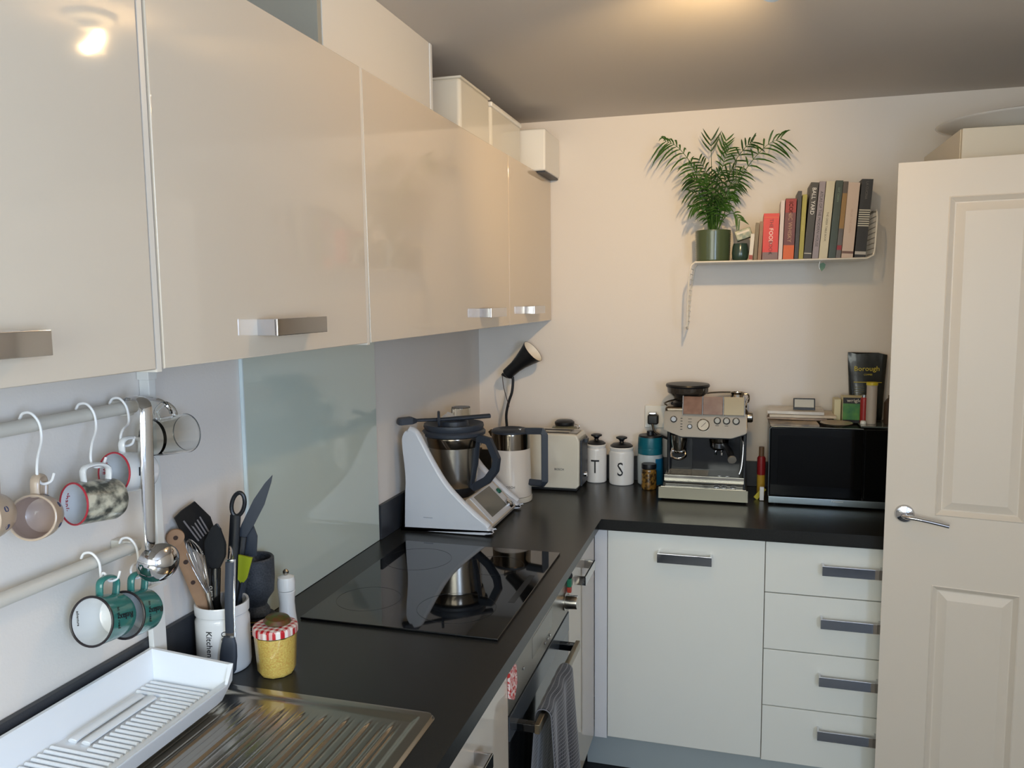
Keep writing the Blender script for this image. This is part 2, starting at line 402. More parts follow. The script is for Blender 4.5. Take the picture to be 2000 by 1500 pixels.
h = done('oven_handle', hb, mat('handle_bronze_steel', (150, 138, 116), .28, 1), t, label='flat steel bar handle')
for yy in (-1.075, -1.49): box('handle_bracket', XF-.001, XF+.041, yy-.010, yy+.010, .686, .704, M_black2, h, .002)
# magnets / tags
t = thing('patterned_tag', 'red and white patterned tag stuck at the near corner of the oven panel', 'tag', (XF, -1.53, .79), world=True)
M_tagm = mat('tag_red', (196, 50, 44), .6, noise=(140, (235, 210, 200), .04))
prism('cloth', [(-1.566, .852), (-1.545, .862), (-1.512, .842), (-1.507, .80), (-1.53, .772), (-1.562, .79)], XF+.0005, XF+.006, M_tagm, t, 'x', .001)
t = thing('figure_magnet', 'tiny green and red figure magnet above the oven knob', 'magnet', (XF, -.985, .80), world=True)
MG = mat('magnet_green', (30, 110, 78), .4); MR = mat('magnet_red', (170, 60, 40), .4)
box('torso', XF+.001, XF+.014, -.989, -.971, .824, .848, MG, t, .003)
lathe('head', [(0, 0), (.007, .002), (.0085, .008), (.006, .015), (0, .017)], M_black, t, 16, (XF+.008, -.980, .848))
box('legs', XF+.001, XF+.013, -.988, -.973, .808, .824, MR, t, .002)

# ================================================================ HOB
t = thing('hob', 'black glass induction hob set into the worktop', 'hob', (.31, -1.266, ZW), world=True)
box('glass_plate', .0805, .5415, -1.560, -.972, ZW+.0005, ZW+.0060, M_hob, t, .0015)
MZ = mat('hob_marking', (30, 31, 33), .15)
for (x, y, r) in ((.18, -1.42, .075), (.18, -1.12, .09), (.40, -1.42, .09), (.40, -1.12, .075)):
    lathe('cooking_zone', [(r, 0), (r+.0012, 0), (r+.0012, .0003), (r, .0003), (r, 0)], MZ, t, 48, (x, y, ZW+.0060))
box('touch_controls', .505, .52, -1.36, -1.17, ZW+.0060, ZW+.0063, MZ, t, 0)

# ================================================================ DRAINER
def drainer():
    x0, x1, y0, y1 = .045, .529, -3.0, -1.868
    nx, ny = 300, 80
    bm = bmesh.new(); grid = []
    def z_at(x, y):
        ex = min(x-x0, x1-x); ey = y1-y
        def ss(a, b, v): v = max(0, min(1, (v-a)/(b-a))); return v*v*(3-2*v)
        edge = .0055*ss(0, .005, min(ex, ey))
        inner = ss(.022, .034, min(ex, ey))
        z = ZW+.0003+edge-.0036*inner
        fade = ss(.045, .085, ey)*ss(.035, .05, ex)
        ph = ((x-x0-.034) / .041) % 1.0
        ridge = max(0, 1-abs(ph-.5)/.10); ridge = ridge*ridge*(3-2*ridge)
        ph2 = abs(ph-.5)
        groove = max(0, 1-abs(ph2-.30)/.05)
        return z+.0034*ridge*fade-.0009*groove*fade-.0008*ss(.04, .9, ey)*inner
    for j in range(ny+1):
        tt = j/ny; y = y1-(y1-y0)*(tt**1.7)
        row = []
        for i in range(nx+1):
            x = x0+(x1-x0)*i/nx
            # round the far corner
            rr = .018; xx, yy = x, y
            for cx_, s in ((x1-rr, 1), (x0+rr, -1)):
                cy_ = y1-rr
                if (x-cx_)*s > 0 and y > cy_:
                    d = Vector((x-cx_, y-cy_)); mxx = max(abs(d.x), abs(d.y))
                    if d.length > 0: d2 = d.normalized()*mxx; xx, yy = cx_+d2.x, cy_+d2.y
            row.append(bm.verts.new((xx, yy, z_at(x, y))))
        grid.append(row)
    for j in range(ny):
        for i in range(nx): bm.faces.new((grid[j][i], grid[j][i+1], grid[j+1][i+1], grid[j+1][i]))
    return bm
t = thing('sink_drainer', 'stainless steel draining board with raised ridges in the foreground', 'draining board', (.29, -2.4, ZW), world=True)
done('board', drainer(), M_sink, t)
# ================================================================ DISH TRAY
t = thing('dish_tray', 'white ribbed plastic draining tray lying along the wall on the draining board', 'dish tray', (.09, -2.2, ZW), world=True)
def tray():
    bm = bmesh.new(); ye, ys = -1.936, -2.62
    # section from wall side to front (x, z) at the far end, outer skin then inner skin
    outer = [(.006, .999), (.010, .934), (.160, .926), (.182, .962)]
    inner = [(.178, .965), (.146, .948), (.026, .9505), (.013, 1.001)]
    prof = outer+[(.1825, .966)]+inner+[(.007, 1.0015)]
    n = len(prof); rings = []
    for y in (ye-.028, ys): rings.append([bm.verts.new((x, y, z)) for x, z in prof])
    for i in range(n): bm.faces.new((rings[0][i], rings[0][(i+1) % n], rings[1][(i+1) % n], rings[1][i]))
    bm.faces.new(rings[1])
    # far end panel (slopes outward)
    A = [(.006, ye-.028, .999), (.010, ye-.028, .934), (.160, ye-.028, .926), (.182, ye-.028, .962), (.1825, ye-.028, .966)]
    T_ = [(.006, ye, 1.000), (.008, ye-.003, .9425), (.150, ye-.003, .9385), (.180, ye, .976), (.180, ye, .985)]
    pts_out = [(.0065, ye, 1.0015), (.009, ye-.004, .934), (.158, ye-.010, .926), (.176, ye-.004, .962), (.178, ye-.002, .992)]
    pts_in = [(.013, ye-.006, 1.001), (.026, ye-.020, .9505), (.146, ye-.022, .948), (.170, ye-.012, .966), (.172, ye-.008, .992)]
    back = [(.007, ye-.028, 1.0015), (.013, ye-.028, 1.001), (.026, ye-.028, .9505), (.146, ye-.028, .948), (.178, ye-.028, .965), (.182, ye-.028, .962), (.160, ye-.028, .926), (.010, ye-.028, .934)]
    O = [bm.verts.new(p) for p in pts_out]; I = [bm.verts.new(p) for p in pts_in]
    for i in range(4): bm.faces.new((O[i], O[i+1], I[i+1], I[i])) if i == 0 and False else None
    bm.faces.new(O); bm.faces.new(I[::-1])
    bm.faces.new((O[0], I[0], I[4], O[4]))
    b = [bm.verts.new(p) for p in back]
    bm.faces.new((O[0], I[0], b[1], b[0])); bm.faces.new((I[0], I[1], b[2], b[1])); bm.faces.new((I[1], I[2], b[3], b[2]))
    bm.faces.new((I[2], I[3], b[4], b[3])); bm.faces.new((I[3], I[4], b[4])); bm.faces.new((I[4], O[4], b[5], b[4])); bm.faces.new((O[4], O[3], b[5]))
    bm.faces.new((O[3], O[2], b[6], b[5])); bm.faces.new((O[2], O[1], b[7], b[6])); bm.faces.new((O[1], O[0], b[0], b[7]))
    bmesh.ops.remove_doubles(bm, verts=bm.verts, dist=.0003)
    return bm
done('tray_body', tray(), M_tray, t)
y = -1.968
k = 0
while y > -2.6:
    x0_ = .030
    if -2.17 < y < -2.01: x0_ = .088
    zc = lambda x: .9505-(x-.026)*.0208
    tube('drainage_rib', [(x0_, y, zc(x0_)+.0022), (.148, y, zc(.148)+.0022)], .0033, M_tray, t, 8)
    y -= .0112 if True else 0
for (xa, xb) in ((.040, .058), (.066, .082)):
    tube('raised_rest', [((xa+xb)/2, -2.015, .953), ((xa+xb)/2, -2.03, .955), ((xa+xb)/2, -2.145, .955), ((xa+xb)/2, -2.16, .953)], .004, M_tray, t, 10, 4, rx=.008, upv=(0, 0, 1))
for (x, y) in ((.04, -2.0), (.085, -2.03), (.04, -2.5), (.085, -2.5)):
    lathe('foot', [(0, .9135), (.008, .9135), (.009, .943), (0, .943)], M_tray, t, 12, (x, y, 0))

# ================================================================ WALL STRIP, RAILS, HOOKS, MUGS, LADLE
t = thing('cable_trunking', 'white vertical cable trunking on the wall right of the mug rails', 'trunking', (0, -1.91, ZW), world=True)
box('channel', WX+.0005, .010, -1.907, -1.889, ZW+.19, ZB-.008, M_white, t, .002)
box('channel_base', .0005, .012, -1.935, -1.901, ZW+.001, ZW+.20, M_white, t, .002)
box('clip', WX+.0005, .014, -1.912, -1.889, ZB-.05, ZB-.014, M_white, t, .002)
def rail(label, z, ye):
    t = thing('wall_rail', label, 'rail', (0.03, ye, z), world=True)
    tube('bar', [(.024, -2.95, z), (.024, ye, z)], .0105, M_rail, t, 16)
    for y in (ye-.012, -2.35, -2.85): box('rail_bracket', WX, .028, y-.009, y+.009, z-.014, z+.012, M_rail, t, .003)
rail('upper white hook rail on the left wall, holding the patterned mugs', 1.441, -1.962)
rail('lower white hook rail on the left wall, holding the enamel mugs', 1.203, -1.975)
def s_hook(label, y, z, dz, dy=0, top=.0125):
    x = .024
    t = thing('s_hook', label, 'hook', (x, y, z), world=True, group='white wire hooks on the rails')
    p = [(x-.012, y-.001, z+.001), (x-.006, y, z+top-.003), (x+.006, y+.003, z+top-.003), (x+.014, y+.008, z-.006), (x+.017, y+.007, z-.03), (x+.024, y+dy*.6, z-dz*.6), (x+.027, y+dy, z-dz+.012), (x+.030, y+dy+.004, z-dz), (x+.038, y+dy+.012, z-dz+.002), (x+.040, y+dy+.017, z-dz+.013)]
    tube('wire', p, .0021, M_hook, t, 8, 5)
    return (x+.033, y+dy+.006, z-dz)
UP = ['white wire hook with its long tail above the dotted beige mug', 'white wire hook above the printed photo mug', 'white wire hook above the white mug with a red rim']
h1 = s_hook(UP[0], -2.175, 1.4495, .090, -.014)
h2 = s_hook(UP[1], -2.072, 1.4495, .086, -.018)
h3 = s_hook(UP[2], -2.002, 1.4495, .064, -.024)
h5 = s_hook('white wire hook above the front teal enamel mug', -2.082, 1.2115, .036, .006)
h6 = s_hook('white wire hook above the rear teal enamel mug', -2.000, 1.2115, .050, -.022)

def mug(label, oc, axis, r0, r1, L, m_out, m_rim, hk=None, hr=.024, prof=None, hmat=None, group=None, rimr=.0016, m_in=None):
    """oc opening centre; axis points from the opening to the base"""
    t = thing('mug', label, 'mug', oc, group='mugs hanging on the wall rails')
    ax = Vector(axis).normalized(); m3 = axis_m(ax)
    th = .003
    P = prof or [(r0, 0), (r0+(r1-r0)*.5, L*.5), (r1, L*.9), (r1*.9, L)]
    out = [(0, L)]+P[::-1]
    bm = bmesh.new(); alathe(bm, out, 40, (0, 0, 0), m3)
    b = done('cup_outside', bm, m_out, t)
    inn = [(max(p[0]-th, 0), p[1]) for p in P]; inn[-1] = (inn[-1][0], L-.004)
    bm = bmesh.new(); alathe(bm, [(r0, 0)]+inn+[(0, L-.004)], 40, (0, 0, 0), m3); done('cup_inside', bm, m_in or M_whitegl, t)
    n = 40; q = m3
    ring = [q @ Vector(((r0-.0012)*math.cos(2*math.pi*i/n), (r0-.0012)*math.sin(2*math.pi*i/n), 0)) for i in range(n)]
    bm = bmesh.new(); atube(bm, ring, rimr, 8, closed=True, upv=ax); done('rim', bm, m_rim, t)
    # handle on top
    u = (Vector((0, 0, 1))-ax*ax.z).normalized(); rr = (r0+r1)/2-.003
    pts = [ax*L*.22+u*rr, ax*L*.20+u*(rr+hr*.8), ax*L*.5+u*(rr+hr), ax*L*.78+u*(rr+hr*.75), ax*L*.80+u*(rr-.004)]
    tube('mug_handle', pts, .0035, hmat or m_out, t, 10, 5, rx=.0065, upv=u)
    return t, ax, u
M_beige = mat('beige_stoneware', (196, 174, 150), .3, coat=.3); M_beigein = mat('beige_glaze', (178, 156, 142), .25, coat=.3)
M_dot = mat('blue_dot', (64, 74, 110), .4); M_red = mat('rim_red', (176, 50, 62), .35)
M_teal = mat('teal_enamel', (52, 120, 112), .22, coat=.4); M_rimd = mat('dark_enamel_rim', (40, 34, 36), .3)
def dots(t, ax, u, r, L, angs):
    w_ = ax.cross(u)
    for a, s in angs:
        d = u*math.cos(a)+w_*math.sin(a)
        lathe('printed_dot', [(0, 0), (.0042, 0), (.0042, .0006), (0, .0006)], M_dot, t, 12, tuple(ax*L*s+d*(r-.0002)), axis_m(d))
bprof = [(.0325, 0), (.032, .012), (.0325, .013), (.0315, .024), (.028, .038), (.018, .046)]
t, ax, u = mug('beige stoneware mug with blue dots, its dark open mouth fully in view', (.060, -2.2105, 1.3165), (-.42, .9, -.16), .0325, .03, .046, M_beige, M_beige, prof=bprof, m_in=M_beigein, hr=.030)
dots(t, ax, u, .0318, .046, [(R(-60), .40), (R(-115), .42), (R(-150), .42), (R(60), .42), (R(115), .42), (R(20), .4)])
t, ax, u = mug('beige dotted mug cut off by the left edge of the photo', (.058, -2.292, 1.336), (-.25, 1, -.05), .0325, .03, .046, M_beige, M_beige, prof=bprof, m_in=M_beigein, hr=.030)
dots(t, ax, u, .0318, .046, [(R(70), .3), (R(115), .35), (R(-70), .35), (R(-115), .3)])
M_photo = mat('photo_print', (70, 72, 66), .3, coat=.4, noise=(55, (196, 192, 172), .12))
t, ax, u = mug('mug with a dark photo print and a red rim on the upper rail', (.056, -2.133, 1.3165), (.17, 1, -.10), .0325, .0325, .072, M_photo, M_red, hmat=M_whitegl, hr=.027)
text('printed_word', 'thanks', .013, M_red, t, tuple(Vector((.0, .0, -.004))+Vector((-.026, .012, 0))), (0, -.15, -1), (1, .12, 0), ext=.0003)
t, ax, u = mug('white mug with a red rim and dark lettering, highest of the hanging mugs', (.056, -2.050, 1.3460), (.08, 1, -.14), .0338, .032, .066, M_whitegl, M_red, hr=.026)
text('printed_word', 'love', .012, M_red, t, (-.027, .010, .004), (0, -.15, -1), (1, .12, 0), ext=.0003)
w_ = ax.cross(u); d = (u*math.cos(R(-85))+w_*math.sin(R(-85)))
if d.x < 0: d = (u*math.cos(R(85))+w_*math.sin(R(85)))
text('printed_number', '1st', .020, M_ink, t, tuple(ax*.026+d*.0337), tuple(ax), tuple(d.cross(ax)), ext=.0004)
for lab, oc, ll in (('teal enamel mug with a dark rim and white inside, mouth towards the camera', (.060, -2.119, 1.1275), 'front'), ('teal enamel mug hanging behind the other teal mug, next to the trunking', (.060, -2.052, 1.1115), 'rear')):
    t, ax, u = mug(lab, oc, (-.06, 1, -.20), .0388, .0350, .062 if ll == 'front' else .056, M_teal, M_rimd, hr=.030, rimr=.002)
    w_ = ax.cross(u); d = (u*math.cos(R(80))+w_*math.sin(R(80)))
    if d.x < 0: d = (u*math.cos(R(80))-w_*math.sin(R(80)))
    text('printed_word', 'Relax', .014, M_ink, t, tuple(ax*.031+d*.0378), tuple(-ax), tuple(-d.cross(ax)), ext=.0004)
    text('printed_word', 'on the road', .0075, M_ink, t, tuple(ax*.013+d*.0385), (0, 0, -1), tuple(ax), ext=.0004)
    if ll == 'front': text('printed_word', 'adventure', .006, M_ink, t, (-.030, .004, 0), (0, 0, -1), (1, .2, 0), ext=.0003)
# ladle
t = thing('ladle', 'steel ladle hanging from the end of the upper rail', 'ladle', (.098, -2.012, 1.16), world=True)
hp = [(.020, -1.979, 1.450), (.034, -1.984, 1.459), (.060, -2.000, 1.463), (.088, -2.015, 1.460), (.098, -2.020, 1.447), (.100, -2.024, 1.40), (.100, -2.028, 1.30), (.100, -2.030, 1.24), (.098, -2.028, 1.218)]
tube('ladle_handle', hp, .0030, M_chrome, t, 12, 5, rx=.0100, upv=(0, 0, 1), radii=[.002, .002, .0022, .0026, .003, .003, .003, .0026, .0022])
lathe('ladle_bowl', [(0, .026), (.013, .0245), (.024, .018), (.0315, .008), (.0345, 0), (.0338, -.0005), (.030, .007), (.023, .0165), (.012, .0225), (0, .024)], M_chrome, t, 36, (.098, -2.012, 1.190), axis_m((.80, -.52, -.20)))
# glass mug on the wall hook right of trunking
t = thing('glass_mug', 'clear glass mug hanging on the wall right of the trunking', 'glass mug', (.052, -1.905, 1.3835))
m3 = axis_m((.18, 1, -.04))
lathe('glass_body', [(0, -.045), (.031, -.045), (.033, -.03), (.035, .03), (.0345, .031), (.0325, .03), (.030, -.038), (0, -.040)], M_glass, t, 40, (0, 0, 0), m3)
bm = bmesh.new(); ring = [m3 @ Vector((.034*math.cos(2*math.pi*i/40), .034*math.sin(2*math.pi*i/40), .031)) for i in range(40)]
atube(bm, ring, .0013, 8, closed=True, upv=(0, 1, 0)); done('glass_rim', bm, mat('rim_shadow_glass', (120, 124, 126), .1, .3), t)
tube('glass_handle', [(0, -.032, .033), (0, -.036, .048), (.002, -.018, .058), (.004, .0, .047), (.004, .006, .034)], .0045, M_glass, t, 10, 5)
t = thing('wall_hook', 'small chrome hook above the glass mug', 'hook', (WX, -1.9, 1.43), world=True)
tube('chrome_wire', [(WX, -1.923, 1.447), (.018, -1.925, 1.450), (.047, -1.923, 1.446), (.058, -1.916, 1.432), (.054, -1.908, 1.424)], .0035, M_chrome, t, 8, 5)

# ================================================================ CROCK WITH UTENSILS
CR = (.058, -1.800, ZW+.001)
t = thing('utensil_crock', 'white ceramic utensil crock lettered Kitchen beside the dish tray', 'crock', CR)
lathe('pot', [(0, 0), (.047, 0), (.0500, .004), (.0508, .012), (.0508, .098), (.0475, .105), (.048, .110), (.0505, .112), (.0508, .128), (.0495, .131), (.0455, .130), (.0450, .012), (0, .010)], M_whitegl, t, 56)
T1 = Vector((.70, -.71, 0)).normalized()
tx = Vector((.71, .70, 0))
for a_, wd_, zz_ in ((-84, 'Kitchen', .056), (-52, 'Utensils', .054)):
    cc = Vector((math.cos(R(a_)), math.sin(R(a_)), 0)); cx = Vector((-cc.y, cc.x, 0))
    text('crock_lettering', wd_, .0165, M_ink, t, tuple(cc*.0511+Vector((0, 0, zz_+.008))), (0, 0, -1), tuple(cx), ext=.0004)
def W2(base, p): return p
cz = CR[2]
def utensil(name, label, cat='utensil'):
    return thing(name, label, cat, CR, group='utensils in the white crock')
# coordinates below are relative to the crock base; view plane direction h = (.96,.28,0) runs right in the photo
H = Vector((math.cos(yaw), math.sin(yaw), 0)); B_ = Vector((-math.sin(yaw), math.cos(yaw), 0))
def hp_(h, z, b=0): return H*h+B_*b+Vector((-.008, .015, z))
def wp(x, y, z): return Vector((x-CR[0], y-CR[1], z-CR[2]))
def poly3(bm, pts, thick):
    P = [Vector(p) for p in pts]; n = (P[1]-P[0]).cross(P[2]-P[0]).normalized()*thick/2
    A = [bm.verts.new(p-n) for p in P]; B = [bm.verts.new(p+n) for p in P]
    bm.faces.new(A); bm.faces.new(B[::-1])
    for i in range(len(P)): bm.faces.new((A[i], A[(i+1) % len(P)], B[(i+1) % len(P)], B[i]))
def blade(bm, pts2, c_h, c_z, ang, b, thick, tilt=0):
    """flat outline pts2 in the (h,z) plane rotated by ang about (c_h,c_z), extruded in depth b"""
    ca, sa = math.cos(ang), math.sin(ang); f = []; k = []
    for (u_, v_) in pts2:
        hh = c_h+u_*ca-v_*sa; zz = c_z+u_*sa+v_*ca
        f.append(bm.verts.new(hp_(hh, zz, b-thick/2+tilt*v_))); k.append(bm.verts.new(hp_(hh, zz, b+thick/2+tilt*v_)))
    bm.faces.new(f); bm.faces.new(k[::-1]); n = len(f)
    for i in range(n): bm.faces.new((f[i], f[(i+1) % n], k[(i+1) % n], k[i]))
t = utensil('wooden_spoon', 'flat wooden handle with round holes leaning left in the white crock')
wpts = [wp(.062, -1.80, .935), wp(.030, -1.828, 1.055), wp(.020, -1.838, 1.10), wp(.011, -1.850, 1.15), wp(.008, -1.855, 1.175)]
wn_ = (B_*.8-H*.45).normalized()
tube('wood_shaft', wpts, .0035, M_wood, t, 10, 3, rx=.0115, upv=wn_)
lathe('round_end', [(0, -.0035), (.0155, -.0035), (.0165, 0), (.0155, .0035), (0, .0035)], M_wood, t, 24, wp(.0065, -1.857, 1.180), axis_m(wn_))
MH = mat('hole_dark', (60, 42, 34), .8)
for (c_, r_) in ((wp(.0065, -1.857, 1.180), .0042), (wp(.015, -1.8435, 1.130), .0045), (wp(.022, -1.835, 1.088), .0042)):
    lathe('hole', [(0, 0), (r_, 0), (r_, .0006), (0, .0006)], MH, t, 16, c_-wn_*.0039, axis_m(-wn_))
t = utensil('slotted_spatula', 'black slotted spatula standing highest on the left of the white crock')
sq = [wp(.006, -1.856, 1.217), wp(.008, -1.840, 1.226), wp(.012, -1.805, 1.236), wp(.020, -1.772, 1.198), wp(.026, -1.764, 1.160), wp(.024, -1.782, 1.133), wp(.021, -1.800, 1.128), wp(.012, -1.832, 1.160)]
bm = bmesh.new(); poly3(bm, sq, .0026); done('spatula_blade', bm, M_black, t)
MS = mat('slot_light', (124, 120, 122), .6)
A0, A1, D0, D1 = wp(.0085, -1.842, 1.205), wp(.0135, -1.800, 1.216), wp(.0175, -1.812, 1.158), wp(.0225, -1.780, 1.172)
nb = (A1-A0).cross(D0-A0).normalized()*.0022
for sgn in (1, -1):
    for i in range(5):
        f_ = .08+i*.20
        p0 = A0.lerp(A1, f_); p1 = A0.lerp(A1, f_+.08); q0 = D0.lerp(D1, f_); q1 = D0.lerp(D1, f_+.08)
        bm = bmesh.new(); poly3(bm, [p0+nb*sgn*.5, p1+nb*sgn*.5, q1+nb*sgn*.5, q0+nb*sgn*.5], .0012); done('slot', bm, MS, t)
tube('spatula_handle', [wp(.060, -1.795, .94), wp(.040, -1.795, 1.05), wp(.024, -1.790, 1.140)], .0038, M_black, t, 10, rx=.0075, upv=B_)
t = utensil('black_spoon', 'black nylon spoon with a pointed bowl in the middle of the white crock')
bm = bmesh.new(); blade(bm, [(-.006, 0), (.006, 0), (.021, .03), (.022, .055), (.012, .084), (.006, .096), (-.006, .086), (-.020, .056), (-.020, .026)], -.006, .190, R(-2), -.014, .006, -.05)
bmesh.ops.bevel(bm, geom=bm.edges[:], offset=.002, segments=2, affect='EDGES'); done('spoon_bowl', bm, M_black, t)
tube('spoon_handle', [hp_(-.008, .03, -.022), hp_(-.010, .12, -.020), hp_(-.007, .195, -.014)], .007, M_black2, t, 10, rx=.011, upv=B_)
text('handle_lettering', 'CUISINE', .008, M_paper, t, hp_(-.012, .150, -.0285), (0, 0, -1), tuple(H), ext=.0004)
t = utensil('black_ladle', 'black utensil handle with a ring-shaped hanging end in the white crock')
tube('ladle_shaft', [hp_(.004, .03, .006), hp_(.016, .17, .010), hp_(.028, .292, .012)], .006, M_black, t, 10, rx=.0105, upv=B_)
bm = bmesh.new(); cen = hp_(.034, .313, .012)
ring = [cen+H*(.0125*math.cos(2*math.pi*i/28)+.004*math.sin(2*math.pi*i/28))+Vector((0, 0, .023*math.sin(2*math.pi*i/28))) for i in range(28)]
atube(bm, ring, .0042, 8, closed=True, upv=B_); done('hanging_ring', bm, M_black, t)
t = utensil('cake_knife', 'long pointed black knife leaning right out of the white crock')
bm = bmesh.new(); blade(bm, [(-.008, -.02), (.006, -.02), (.0110, .03), (.0115, .075), (.004, .122), (.0, .136), (-.006, .115), (-.0115, .075), (-.0110, .02)], .036, .248, R(-28), .024, .003)
done('knife_blade', bm, M_slate, t)
tube('knife_handle', [hp_(.006, .03, .004), hp_(.020, .14, .014), hp_(.036, .245, .023)], .005, M_black, t, 10, rx=.009, upv=B_)
t = utensil('green_scraper', 'lime green silicone scraper leaning right in the white crock')
bm = bmesh.new(); poly3(bm, [hp_(.030, .166, .004), hp_(.0335, .2150, .004), hp_(.0600, .2085, .004), hp_(.0480, .168, .004), hp_(.038, .155, .004)], .005)
done('scraper_blade', bm, mat('lime_silicone', (150, 160, 20), .45), t)
tube('scraper_handle', [hp_(.010, .03, .0), hp_(.039, .160, .004)], .004, M_slate, t, 8)
t = utensil('dark_turner', 'dark rounded turner behind the lime green scraper in the white crock')
bm = bmesh.new(); blade(bm, [(-.012, 0), (.012, 0), (.017, .04), (.010, .066), (-.004, .072), (-.014, .045)], .046, .202, R(2), .034, .004)
done('turner_blade', bm, M_slate, t); tube('turner_handle', [hp_(.012, .03, .012), hp_(.045, .206, .034)], .004, M_slate, t, 8)
t = utensil('balloon_whisk', 'steel wire whisk beside the wooden spoon in the white crock')
w0 = wp(.044, -1.822, 1.065); w1 = wp(.016, -1.832, 1.170)
for i in range(6):
    a = math.pi*i/6; ww = .015
    ax_ = w1-w0; s1 = (H*math.cos(a)+B_*math.sin(a))*ww
    tube('whisk_wire', [w0+s1*.15, w0+ax_*.35+s1*.7, w0+ax_*.75+s1, w0+ax_*1.0, w0+ax_*.75-s1, w0+ax_*.35-s1*.7, w0-s1*.15], .0007, M_chrome, t, 6, 4)
tube('whisk_handle', [wp(.062, -1.815, .94), w0], .005, M_steel, t, 10)
# tongs hanging over the front of the crock
t = thing('kitchen_tongs', 'steel tongs with a large dark grey grip hooked over the front of the white crock', 'tongs', CR)
tube('tong_arm', [hp_(.039, .055, -.0765), hp_(.040, .11, -.0765), hp_(.042, .165, -.0745), hp_(.044, .230, -.070)], .0025, M_chrome, t, 8, 3, rx=.0095, upv=B_)
tube('tong_grip', [hp_(.0385, .092, -.0785), hp_(.0395, .13, -.079), hp_(.041, .17, -.0785), hp_(.0435, .226, -.0745)], .0032, M_slate, t, 10, 3, rx=.0080, upv=B_, label='slim grey upper grip')
tube('tong_grip', [hp_(.0375, .084, -.080), hp_(.037, .070, -.080), hp_(.035, .048, -.080), hp_(.032, .022, -.079), hp_(.030, .004, -.077)], .006, M_slate, t, 12, 4, rx=.016, upv=B_, radii=[.0040, .0055, .0062, .0060, .0022], label='wide dark grey lower grip')
tube('tong_bridge', [hp_(.044, .228, -.070), hp_(.043, .238, -.062), hp_(.038, .235, -.052), hp_(.026, .11, -.035)], .0028, M_chrome, t, 8, 4, rx=.009, upv=H)

# ================================================================ MORTAR, MILL, JAR
MO = (.026, -1.640, ZW+.001)
t = thing('slate_coasters', 'stack of round black coasters with gold edges under the stone mortar', 'coasters', MO)
MGo = mat('gold_edge', (190, 160, 90), .3, .8)
for i in range(4):
    z = i*.0095
    c_ = lathe('coaster', [(0, z), (.036, z), (.037, z+.001), (.037, z+.008), (.036, z+.009), (0, z+.009)], M_black, t, 40)
    lathe('gold_band', [(.0371, z+.0035), (.0376, z+.0035), (.0376, z+.006), (.0371, z+.006), (.0371, z+.0035)], MGo, c_, 40)
MST = mat('black_stone', (44, 48, 54), .55, bump=(260, .5), noise=(300, (72, 76, 82), .2))
t = thing('mortar', 'rough black stone mortar behind the white crock', 'mortar', (MO[0], MO[1], MO[2]+.0376))
lathe('stone_bowl', [(0, 0), (.026, 0), (.028, .004), (.027, .012), (.021, .022), (.024, .032), (.037, .050), (.0395, .080), (.0395, .124), (.037, .127), (.033, .125), (.029, .09), (.02, .060), (0, .055)], MST, t, 44)
t = thing('pestle', 'black stone pestle leaning in the mortar', 'pestle', (MO[0], MO[1], MO[2]+.0376))
tube('stone_rod', [(.010, .004, .070), (-.004, -.004, .12), (-.014, -.010, .155), (-.015, -.011, .160)], .008, MST, t, 14, 3, radii=None)
t = thing('pepper_mill', 'slim white pepper mill with a steel knob next to the mortar', 'pepper mill', (.073, -1.598, ZW+.001))
lathe('mill_body', [(0, 0), (.0205, 0), (.021, .004), (.018, .03), (.0165, .055), (.018, .072), (.0185, .078), (.0165, .080)], M_whitegl, t, 36)
lathe('mill_head', [(.0165, .0805), (.019, .082), (.0195, .10), (.0175, .110), (.008, .114), (0, .114)], M_whitegl, t, 36)
lathe('mill_knob', [(0, .113), (.003, .113), (.0065, .118), (.0065, .123), (.003, .127), (0, .127)], M_steel, t, 20, label='small round steel knob')
J = (.172, -1.797, ZW+.001)
t = thing('mustard_jar', 'faceted glass jar of yellow grainy mustard with a red gingham lid', 'jar', J)
M_must = mat('grainy_mustard', (214, 194, 104), .4, noise=(330, (196, 150, 70), .2), bump=(400, .6), coat=.8)
lathe('mustard', [(0, 0), (.0310, 0), (.0355, .007), (.0398, .0765), (0, .0765)], M_must, t, 10)
mjar = mat('jar_glass', (235, 240, 225), .03, trans=1, ior=1.3)
lathe('glass_neck', [(.0370, .0768), (.0398, .0775), (.0372, .0862), (.0355, .0857), (.0370, .0768)], mjar, t, 10)
mgi = mat('gingham_red', (190, 30, 40), .4)
n_, l_, b_ = nodes_of(mgi)
tc = n_.new('ShaderNodeTexCoord'); sx_ = n_.new('ShaderNodeSeparateXYZ'); l_.new(tc.outputs['Object'], sx_.inputs[0])
def stripe(out, freq, ph=0):
    a = n_.new('ShaderNodeMath'); a.operation = 'MULTIPLY_ADD'; a.inputs[1].default_value = freq; a.inputs[2].default_value = ph; l_.new(out, a.inputs[0])
    f = n_.new('ShaderNodeMath'); f.operation = 'FRACT'; l_.new(a.outputs[0], f.inputs[0])
    g = n_.new('ShaderNodeMath'); g.operation = 'GREATER_THAN'; g.inputs[1].default_value = .5; l_.new(f.outputs[0], g.inputs[0]); return g
at = n_.new('ShaderNodeMath'); at.operation = 'ARCTAN2'; l_.new(sx_.outputs['Y'], at.inputs[0]); l_.new(sx_.outputs['X'], at.inputs[1])
s1 = stripe(sx_.outputs['X'], 85); s2 = stripe(sx_.outputs['Y'], 85)
add = n_.new('ShaderNodeMath'); add.operation = 'ADD'; l_.new(s1.outputs[0], add.inputs[0]); l_.new(s2.outputs[0], add.inputs[1])
half = n_.new('ShaderNodeMath'); half.operation = 'MULTIPLY'; half.inputs[1].default_value = .5; l_.new(add.outputs[0], half.inputs[0])
